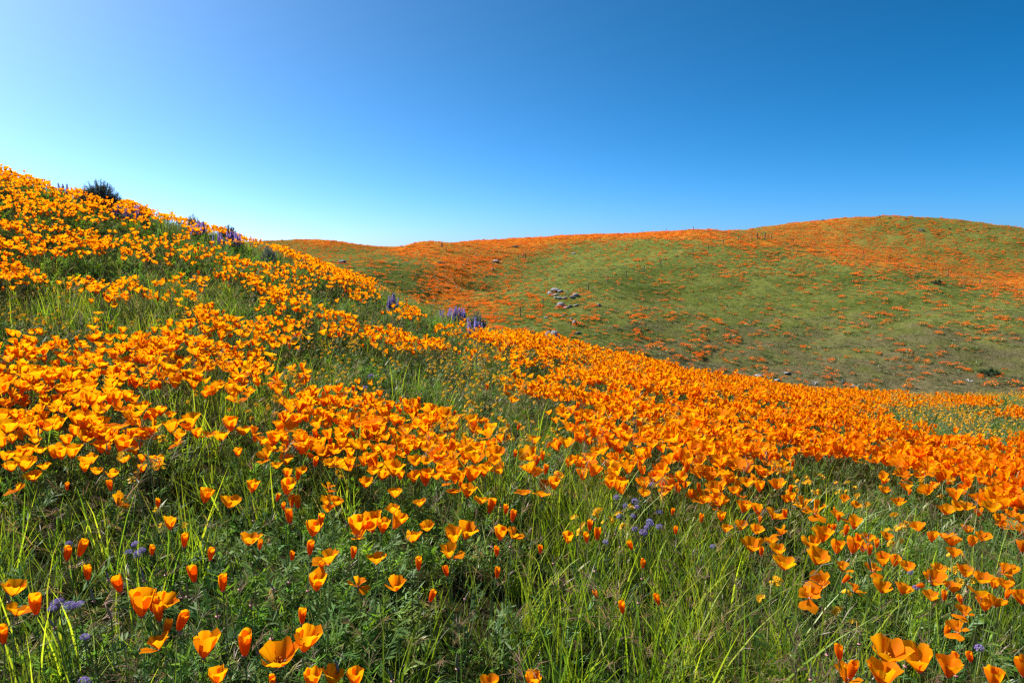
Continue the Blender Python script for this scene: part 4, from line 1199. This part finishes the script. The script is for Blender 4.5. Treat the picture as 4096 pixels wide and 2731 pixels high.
# ------------------------------------------------------------------ far hill: rocks
def rock_mesh(seed):
    import bmesh
    r = np.random.default_rng(seed)
    bm = bmesh.new(); bmesh.ops.create_icosphere(bm, subdivisions=3, radius=1)
    pl_ = [(lambda d: d / np.linalg.norm(d))(r.normal(0, 1, 3)) for _ in range(11)]; off = r.uniform(0.62, 0.9, 11)
    for v in bm.verts:
        p = np.array(v.co)
        for d, o in zip(pl_, off):
            e = p @ d - o
            if e > 0: p = p - d * e * 0.92
        p = p * (1 + 0.04 * math.sin(5 * p[0] + seed) * math.sin(6 * p[1] + 2 * seed))
        v.co = Vector(p)
    me = bpy.data.meshes.new('boulder'); bm.to_mesh(me); bm.free()
    return me
def z2(x, y): return 1300 + x / 1.68, 800 + y / 1.68
def z3(x, y): return 2696 + x / 1.68, 800 + y / 1.68
ROCKS = []
for (x_, y_, w_, h_, lab) in [
        (1515, 640, 36, 24, 'pale grey boulder at the uphill corner of the rock outcrop'), (1548, 615, 52, 26, 'largest pale slab crowning the rock outcrop'), (1582, 622, 40, 18, 'flat grey rock leaning on the crowning slab'),
        (1552, 645, 52, 16, 'long low slab at the foot of the crowning rocks'), (1505, 636, 22, 22, 'narrow upright rock at the outcrop edge'), (1685, 645, 40, 18, 'rounded pale rock apart from the outcrop beside poppies'),
        (1660, 657, 36, 13, 'low pale rock between poppy clumps by the outcrop'), (1580, 662, 34, 14, 'grey rock in the middle row of the outcrop'), (1553, 662, 30, 13, 'small grey rock in the middle row of the outcrop'),
        (1612, 664, 30, 12, 'small flat rock in the middle row under the slab'), (1628, 615, 18, 9, 'little pale rock just uphill of the outcrop'), (1584, 712, 54, 26, 'rounded boulder in the lower tier of the outcrop'),
        (1646, 722, 28, 18, 'dark cracked rock in the lower tier of the outcrop'), (1620, 727, 34, 12, 'flat rock at the bottom of the outcrop'), (1560, 722, 28, 13, 'small rock by the lower tier boulder'),
        (1692, 712, 38, 12, 'pale flat rock in bare soil beside the outcrop'), (1675, 834, 28, 24, 'grey rock above the big split boulder'), (1655, 800, 20, 9, 'small rock in grass above the big split boulder'),
        (1602, 780, 24, 8, 'flat stone between outcrop and split boulder'), (1486, 792, 26, 8, 'flat stone in grass downhill of the outcrop'), (1700, 896, 38, 10, 'pale flat stone beside the split boulder'),
        (1840, 712, 24, 16, 'lone pale rock by a poppy clump past the outcrop'), (1500, 938, 48, 54, 'brownish upright slice split from the big boulder'), (1542, 936, 66, 58, 'big rounded grey boulder behind the poppy rim'),
        (1672, 365, 28, 12, 'white slab high on the hill shoulder'), (1150, 418, 36, 18, 'pinkish boulder in the orange gully'), (1186, 420, 14, 7, 'small pink stone by the gully boulder'), (1130, 420, 12, 7, 'small stone at the gully boulder'),
        (115, 432, 46, 28, 'dark pointed boulder in the left-hand hollow'.replace('left-hand ', 'farthest ')), (1125, 468, 20, 9, 'dark low stone in the gully bend'), (1010, 380, 14, 6, 'tiny dark stone on the spur')]:
    ROCKS.append((*z2(x_, y_), w_ / 1.68, h_ / 1.68, lab))
for (x_, y_, w_, h_, lab) in [(570, 1190, 46, 22, 'pale grey boulder at the foot of the far hill'), (695, 1216, 36, 14, 'flat grey rock below poppies at the hill foot'), (760, 1165, 40, 10, 'flat tan stone on bare soil at the hill foot')]:
    ROCKS.append((*z3(x_, y_), w_ / 1.68, h_ / 1.68, lab))
RM = [rock_mesh(i + 1) for i in range(6)]
for i, (u, v_, w_, h_, lab) in enumerate(ROCKS):
    p_, t_, ok = hit([u], [v_], 0.0, 800)
    if t_[0] < 30:          # its foot is behind the near rim: stand it on the far slope
        p_, t_, ok = hit([u], [1325.0], 0.0, 800)
        if t_[0] < 30: p_, t_ = CAM + ray([u], [v_]) * 88, np.array([88.0])
    W = 1.05 * w_ / F * t_[0]; H = 1.05 * h_ / F * t_[0]
    gx, gy = float(p_[0][0]), float(p_[0][1]); gz = float(ground_z(np.array([gx]), np.array([gy]))[0])
    me = RM[i % 6]
    o = link(bpy.data.objects.new('boulder', me)); o.location = (gx, gy, gz + H * 0.38)
    o.scale = (W * 0.60, W * 0.5, H * 0.66); o.rotation_euler = (random.uniform(-.15, .15), random.uniform(-.15, .15), random.uniform(-.5, .5))
    mm = M['rock_dark'] if 'dark' in lab else M['rock_pink'] if 'pink' in lab or 'brownish' in lab else M['rock']
    o.data = me.copy(); o.data.materials.append(mm)
    o['label'] = lab; o['category'] = 'rock'; o['group'] = 'rocks on the far hill'

# ------------------------------------------------------------------ far hill: fence
def post_geo(rad, square):
    n = 4 if square else 6
    v, f = tube([(0, 0, -0.2), (0, 0, 0.9), (0, 0, 0.97), (0, 0, 1.0)], np.array([rad, rad, rad * 0.95, rad * 0.5]), n)
    return v, f
POST = mesh_obj('fence_post', *post_geo(0.075, False), M['post'], link=False).data
WPOST = mesh_obj('fence_post', *post_geo(0.13, False), M['post'], link=False).data
posts = [z2(a, b + 16) for a, b in [(1312, 765), (1465, 700), (1770, 590), (1900, 545), (2025, 505), (2143, 470), (2256, 432)]] + \
        [z3(a, b + 14) for a, b in [(20, 390), (128, 358), (231, 320), (333, 290), (433, 270), (523, 250), (632, 252), (655, 252), (800, 275), (945, 300), (1100, 322), (1272, 357), (1450, 395), (1637, 440), (1840, 500), (2055, 560)]]
wood = [z3(560, 262), z3(610, 262)] + [z2(783, 322), z2(792, 322), z2(1330, 396), z2(1346, 398)]
thin_far = [z2(818, 348), z2(1300, 400), z2(2130, 226), z2(2292, 216), z2(1975, 240), z3(130, 206), z3(228, 224)]
def put_post(u, v_, me, h, lab, grp):
    for dv in (0, 3, 6, 10, 16, 24):
        p_, t_, ok = hit([u], [v_ + dv], 0.0, 800)
        if ok[0] and t_[0] > 40: break
    else:
        return
    o = link(bpy.data.objects.new('fence_post', me)); o.location = (float(p_[0][0]), float(p_[0][1]), float(p_[0][2])); o.scale = (1, 1, h)
    o.rotation_euler = (random.uniform(-.04, .04), random.uniform(-.05, .05), random.uniform(0, 1))
    o['label'] = lab; o['category'] = 'fence post'; o['group'] = grp
for u, v_ in posts:
    side = 'climbing the green face' if u < 2980 else 'following the orange ridge band'
    put_post(u, v_, POST, 1.45, f'thin dark fence post {side} of the far hill', f'fence posts {side}')
for i, (u, v_) in enumerate(wood):
    put_post(u, v_, WPOST, 1.7 if i < 2 else 1.9, 'thick dark wooden post in the orange ridge band' if i < 2 else 'thick dark post beside its twin in the distant orange slope' if i < 6 else 'sturdy post above the rock outcrop',
             'thick fence posts %d' % (0 if i < 2 else 1 if i < 6 else 2))
for u, v_ in thin_far:
    put_post(u, v_, POST, 1.4, 'faint thin post on the distant orange crest', 'posts on the distant crest')

# ------------------------------------------------------------------ far hill: shrubs and dead branches
SHR = [(*z2(1578, 508), 26, 12, 'bush_pale', 'pale green shrub on the green face above the outcrop'), (*z3(1655, 210), 52, 20, 'bush_pale', 'pale grey domed shrub near the hilltop'),
       (*z3(1765, 568), 80, 32, 'bush_green', 'dark green flat-topped shrub by the ridge band'), (*z3(487, 1212), 62, 46, 'bush_yellow', 'pale yellow shrub behind the poppy rim'),
       (*z3(1000, 140), 22, 9, 'bush', 'dark low shrub on the crest beside the ridge shoulder'), (*z3(1380, 116), 24, 9, 'bush', 'dark shrub on the very top of the hill'), (*z3(1452, 124), 22, 9, 'bush', 'dark shrub just past the hilltop'),
       (*z3(1560, 130), 24, 9, 'bush', 'dark shrub between hilltop and domed pale shrub'), (*z3(1662, 130), 20, 8, 'bush', 'dark shrub on the crest behind the pale domed shrub'), (*z3(1852, 198), 22, 9, 'bush', 'dark shrub on the green falling crest'),
       (*z3(1772, 234), 22, 8, 'bush', 'dark shrub below the falling crest'), (*z3(1965, 205), 22, 8, 'bush', 'dark shrub farther down the green falling crest'), (*z3(2215, 230), 28, 8, 'bush', 'dark shrub where the crest meets the farthest hill'),
       (*z3(2120, 1175), 150, 40, 'bush_green', 'lush green scrub patch at the foot of the far hill'), (*z3(2040, 215), 20, 8, 'bush', 'small dark shrub low on the green crest'), (*z3(1130, 1225), 46, 24, 'bush_pale', 'grey twiggy shrub at the hill foot'),
       (*z2(1280, 318), 60, 10, 'bush_pale', 'long grey scrub streak on the distant orange slope'), (*z2(780, 428), 70, 10, 'bush_pale', 'grey scrub streak across the spur'), (*z2(1875, 232), 14, 6, 'bush', 'tiny dark shrub on the distant skyline'),
       (*z2(2100, 220), 18, 6, 'bush', 'small dark shrub on the skyline by the fence'), (*z2(40, 298), 10, 5, 'bush', 'tiny dark shrub on the farthest knoll'), (*z2(618, 508), 20, 8, 'bush_pale', 'small pale shrub on the shaded spur'),
       (*z2(520, 305), 10, 7, 'bush', 'tiny dark shrub in the skyline dip'), (*z2(413, 332), 12, 6, 'bush', 'tiny dark shrub above the orange hollow')]
for i, (u, v_, w_, h_, m_, lab) in enumerate(SHR):
    p_, t_, ok = hit([u], [v_], 0.0, 800)
    if t_[0] < 30:
        p_, t_ = CAM + ray([u], [v_]) * 89, np.array([89.0])
    if not ok[0]:
        p_, t_, ok = hit([u], [v_ + 9], 0.0, 800)
    W = w_ / 1.68 / F * t_[0]; H = max(h_ / 1.68 / F * t_[0], 0.3)
    gx, gy = float(p_[0][0]), float(p_[0][1])
    bush('shrub', (gx, gy, float(ground_z(np.array([gx]), np.array([gy]))[0])), W, H, m_, 800 + i, lab, 'shrubs on the far hills', ntw=40, leaf=0.045, cat='shrub')
def dead_branch(u, v_, w_, seed, lab):
    r = np.random.default_rng(seed)
    p_, t_, ok = hit([u], [v_], 0.0, 800)
    if t_[0] < 30: p_, t_ = CAM + ray([u], [v_]) * 88, np.array([88.0])
    W = w_ / 1.68 / F * t_[0]
    g = Geo()
    for k in range(7):
        a = r.uniform(0, 6.28); e = np.array([math.cos(a) * W * .5, math.sin(a) * W * .3, r.uniform(.15, .6) * W])
        v, f = tube([(0, 0, -0.05), e * np.array([.5, .5, .3]) + r.normal(0, .04, 3) * W, e], np.array([.06, .045, .02]) * W * 0.8, 5); g.add(v, f)
        e2 = e * .6 + r.normal(0, .2, 3) * W; e2[2] = abs(e2[2])
        v, f = tube([e * np.array([.5, .5, .3]), e2], np.array([.03, .015]) * W, 4); g.add(v, f)
    o = g.build('dead_branch', [M['deadwood']], link=True, tinted=False)
    o.location = (float(p_[0][0]), float(p_[0][1]), float(ground_z(p_[:1, 0], p_[:1, 1])[0]))
    o['label'] = lab; o['category'] = 'branch'; o['group'] = 'dead branches at the foot of the far hill'
dead_branch(*z3(945, 1238), 55, 1, 'bleached branching deadwood behind the poppy rim by the pale boulder')
dead_branch(*z3(1215, 1262), 48, 2, 'low bleached branch lying at the hill foot below a poppy clump')
dead_branch(*z3(1985, 1222), 50, 3, 'upright grey dead branch by the lush scrub patch')

# ------------------------------------------------------------------ far hill: poppy clumps and grass relief
def clump_mesh(seed):
    r = np.random.default_rng(seed); g = Geo()
    for i in range(16):
        a = r.uniform(0, 6.28); q = 0.5 * math.sqrt(r.uniform())
        v, f = blade((q * math.cos(a), q * math.sin(a) * .8, -0.05), a, r.uniform(.2, .36), r.uniform(.2, .8), .4, .10, 2); g.add(v, f, BGREEN * r.uniform(.8, 1.2), mi=1)
    for i in range(46):
        a = r.uniform(0, 6.28); q = 0.5 * math.sqrt(r.uniform()); h = 0.34 * (1 - (q / 0.55) ** 2) * r.uniform(.75, 1.1) + .05
        c = np.array([q * math.cos(a), q * math.sin(a) * .8, h]); w_ = r.uniform(.03, .055)
        b = r.uniform(0, 6.28)
        e1 = np.array([math.cos(b), math.sin(b), r.uniform(.2, .9)]) * w_; e2 = np.array([-math.sin(b), math.cos(b), r.uniform(.2, .9)]) * w_
        g.add([c - np.array([0, 0, w_]), c + e1, c + (e1 + e2) * .6 + np.array([0, 0, w_ * .4]), c + e2], [(0, 1, 2, 3)], mi=0)
        g.add([c - np.array([0, 0, w_]), c - e1 * np.array([1, 1, -1]), c + (-e1 - e2) * np.array([.6, .6, -.6]) + np.array([0, 0, w_ * .4]), c - e2 * np.array([1, 1, -1])], [(0, 1, 2, 3)], mi=0)
    both = g.build('poppy_clump', [M['petal_far'], M['scrub']])
    gb = Geo(); gf = Geo()
    nf = sum(1 for q in g.m if q == 1); vmax = max(max(q) for q in g.f[:nf]) + 1
    gf.v, gf.t, gf.f, gf.m = g.v[:vmax], g.t[:vmax], g.f[:nf], [0] * nf
    gb.v, gb.t, gb.f, gb.m = g.v[vmax:], g.t[vmax:], [tuple(k - vmax for k in q) for q in g.f[nf:]], [0] * (len(g.f) - nf)
    return both, gf.build('foliage', [M['scrub']]).data, gb.build('blooms', [M['petal_far']]).data
CLP = [clump_mesh(i) for i in range(5)]
CL = [q[0] for q in CLP]
def slope_view(x, y):
    e = 1.0
    z0 = ground_z(x, y); zx = (ground_z(x + e, y) - z0) / e; zy = (ground_z(x, y + e) - z0) / e
    n_ = np.stack([-zx, -zy, np.ones_like(zx)], 1); n_ /= np.linalg.norm(n_, axis=1)[:, None]
    v = CAM - np.stack([x, y, z0], 1); v /= np.linalg.norm(v, axis=1)[:, None]
    return z0, (n_ * v).sum(1)
n = 260000; pw = 1.3
x, y, r = polar_points(n, 64, 430, -36, 41, pw)
z0, sv = slope_view(x, y)
P = np.stack([x, y, z0], 1)
px, py, w = project(P)
fc = np.clip(far_cover(px, py) / 9, 0, 1)
cover = np.interp(fc, [0, 0.11, 0.22, 0.33, 0.45, 0.6, 0.8, 1], [0.02, 0.09, 0.17, 0.27, 0.38, 0.52, 0.72, 0.88])
cl = 0.5 + 0.5 * np.clip(waves(x, y, 9, 51), -1, 1); cl2 = 0.5 + 0.5 * np.clip(waves(x, y, 3.2, 52), -1, 1)
cand = n * pw * r ** (pw - 1) / (430 ** pw - 64 ** pw) / (D(77) * r)
want = -np.log(1 - cover) * np.clip(sv, 0.05, 1) / 0.11 * (0.25 + 2.6 * cl * cl2)
keep = (rng.uniform(0, 1, n) < want / cand) & (sv > -0.05)
x, y, r, P, px, py, fc = x[keep], y[keep], r[keep], P[keep], px[keep], py[keep], fc[keep]
m_ = len(x)
cs = np.exp(rng.normal(-0.35, 0.38, m_)) * np.where(py > 1250, 1.15, 1.0)
cs = np.clip(cs, 0.25, 1.7)
rot = np.stack([np.zeros(m_), np.zeros(m_), rng.uniform(0, 6.28, m_)], 1)
sc3 = np.stack([cs * rng.uniform(.85, 1.5, m_), cs, cs * rng.uniform(.7, 1.0, m_)], 1)
print('far clumps', m_)
vis = (px > 0) & (px < 4096) & (py < 1560) & (py > np.interp(px, SIL[:, 0], SIL[:, 1]) * 0 - 1) & (py < np.interp(px, SIL[:, 0], SIL[:, 1]) - 8)
score = np.where(vis, cs / r, 0)
order = np.argsort(-score)
def czone(a, b):
    if math.hypot(a - 2290, (b - 1200) * 1.3) < 200: return 'beside the grey rock outcrop'
    if abs(a - 2210) < 190 and b > 1260: return 'near the big split boulder'
    if b > 1440: return 'on the brownish foot of the far hill'
    if a > 3600 and b < 1250: return 'below the dark flat-topped shrub'
    if a < 2150: return 'on the slope dropping to the orange gully'
    return 'dotting the green face of the far hill' if b < 1280 else 'on the patchy lower face of the far hill'
for i in order[:300]:
    o = link(bpy.data.objects.new('poppy_clump', None)); o.location = tuple(P[i]); o.scale = tuple(sc3[i]); o.rotation_euler = tuple(rot[i])
    for nm, md_ in (('foliage', CLP[int(i) % 5][1]), ('blooms', CLP[int(i) % 5][2])):
        link(bpy.data.objects.new(nm, md_), o)['kind'] = 'stuff'
    zn = czone(px[i], py[i])
    dn = np.hypot(P[:, 0] - P[i, 0], P[:, 1] - P[i, 1]); dn[i] = 99
    near = 'touching another ' if dn.min() < 0.8 * cs[i] else 'close to another ' if dn.min() < 2.2 else 'standing apart '
    o['label'] = ('broad ' if cs[i] > 1.35 else 'middling ' if cs[i] > 1.05 else 'small ') + 'orange poppy clump ' + near + zn; o['category'] = 'poppy clump'; o['group'] = 'poppy clumps ' + zn
rest = order[300:]
scatter('distant_poppies', P[rest], rot[rest], sc3[rest], rng.integers(0, 5, len(rest)), CL, 'orange poppies speckling the far hills and gully', 'poppies')

def scrub_mesh(seed):
    r = np.random.default_rng(seed); g = Geo()
    for i in range(26):
        a = r.uniform(0, 6.28); q = 0.5 * math.sqrt(r.uniform())
        c = [GREEN, GREEN * 1.1, BGREEN, GREY, STRAW * .7][r.integers(5)] * r.uniform(.7, 1.2)
        v, f = blade((q * math.cos(a), q * math.sin(a), -0.05), a + r.normal(0, 1), r.uniform(.14, .32), r.uniform(.1, .8), .6, .07, 2); g.add(v, f, c)
    return g.build('scrub_source', [M['scrub']])
SCR = [scrub_mesh(i) for i in range(4)]
n = 26000
x, y, r = polar_points(n, 64, 260, -12, 41, 1.3)
P = np.stack([x, y, ground_z(x, y)], 1)
keep = rng.uniform(0, 1, n) < np.clip(0.45 + 0.5 * waves(x, y, 5, 61), 0.05, 1)
P = P[keep]; m_ = len(P)
cs = rng.uniform(0.5, 1.3, m_)
scatter('hill_grass', P, np.stack([np.zeros(m_), np.zeros(m_), rng.uniform(0, 6.28, m_)], 1), cs, rng.integers(0, 4, m_), SCR, 'tufted green and straw grass roughening the far hillside', 'grass')
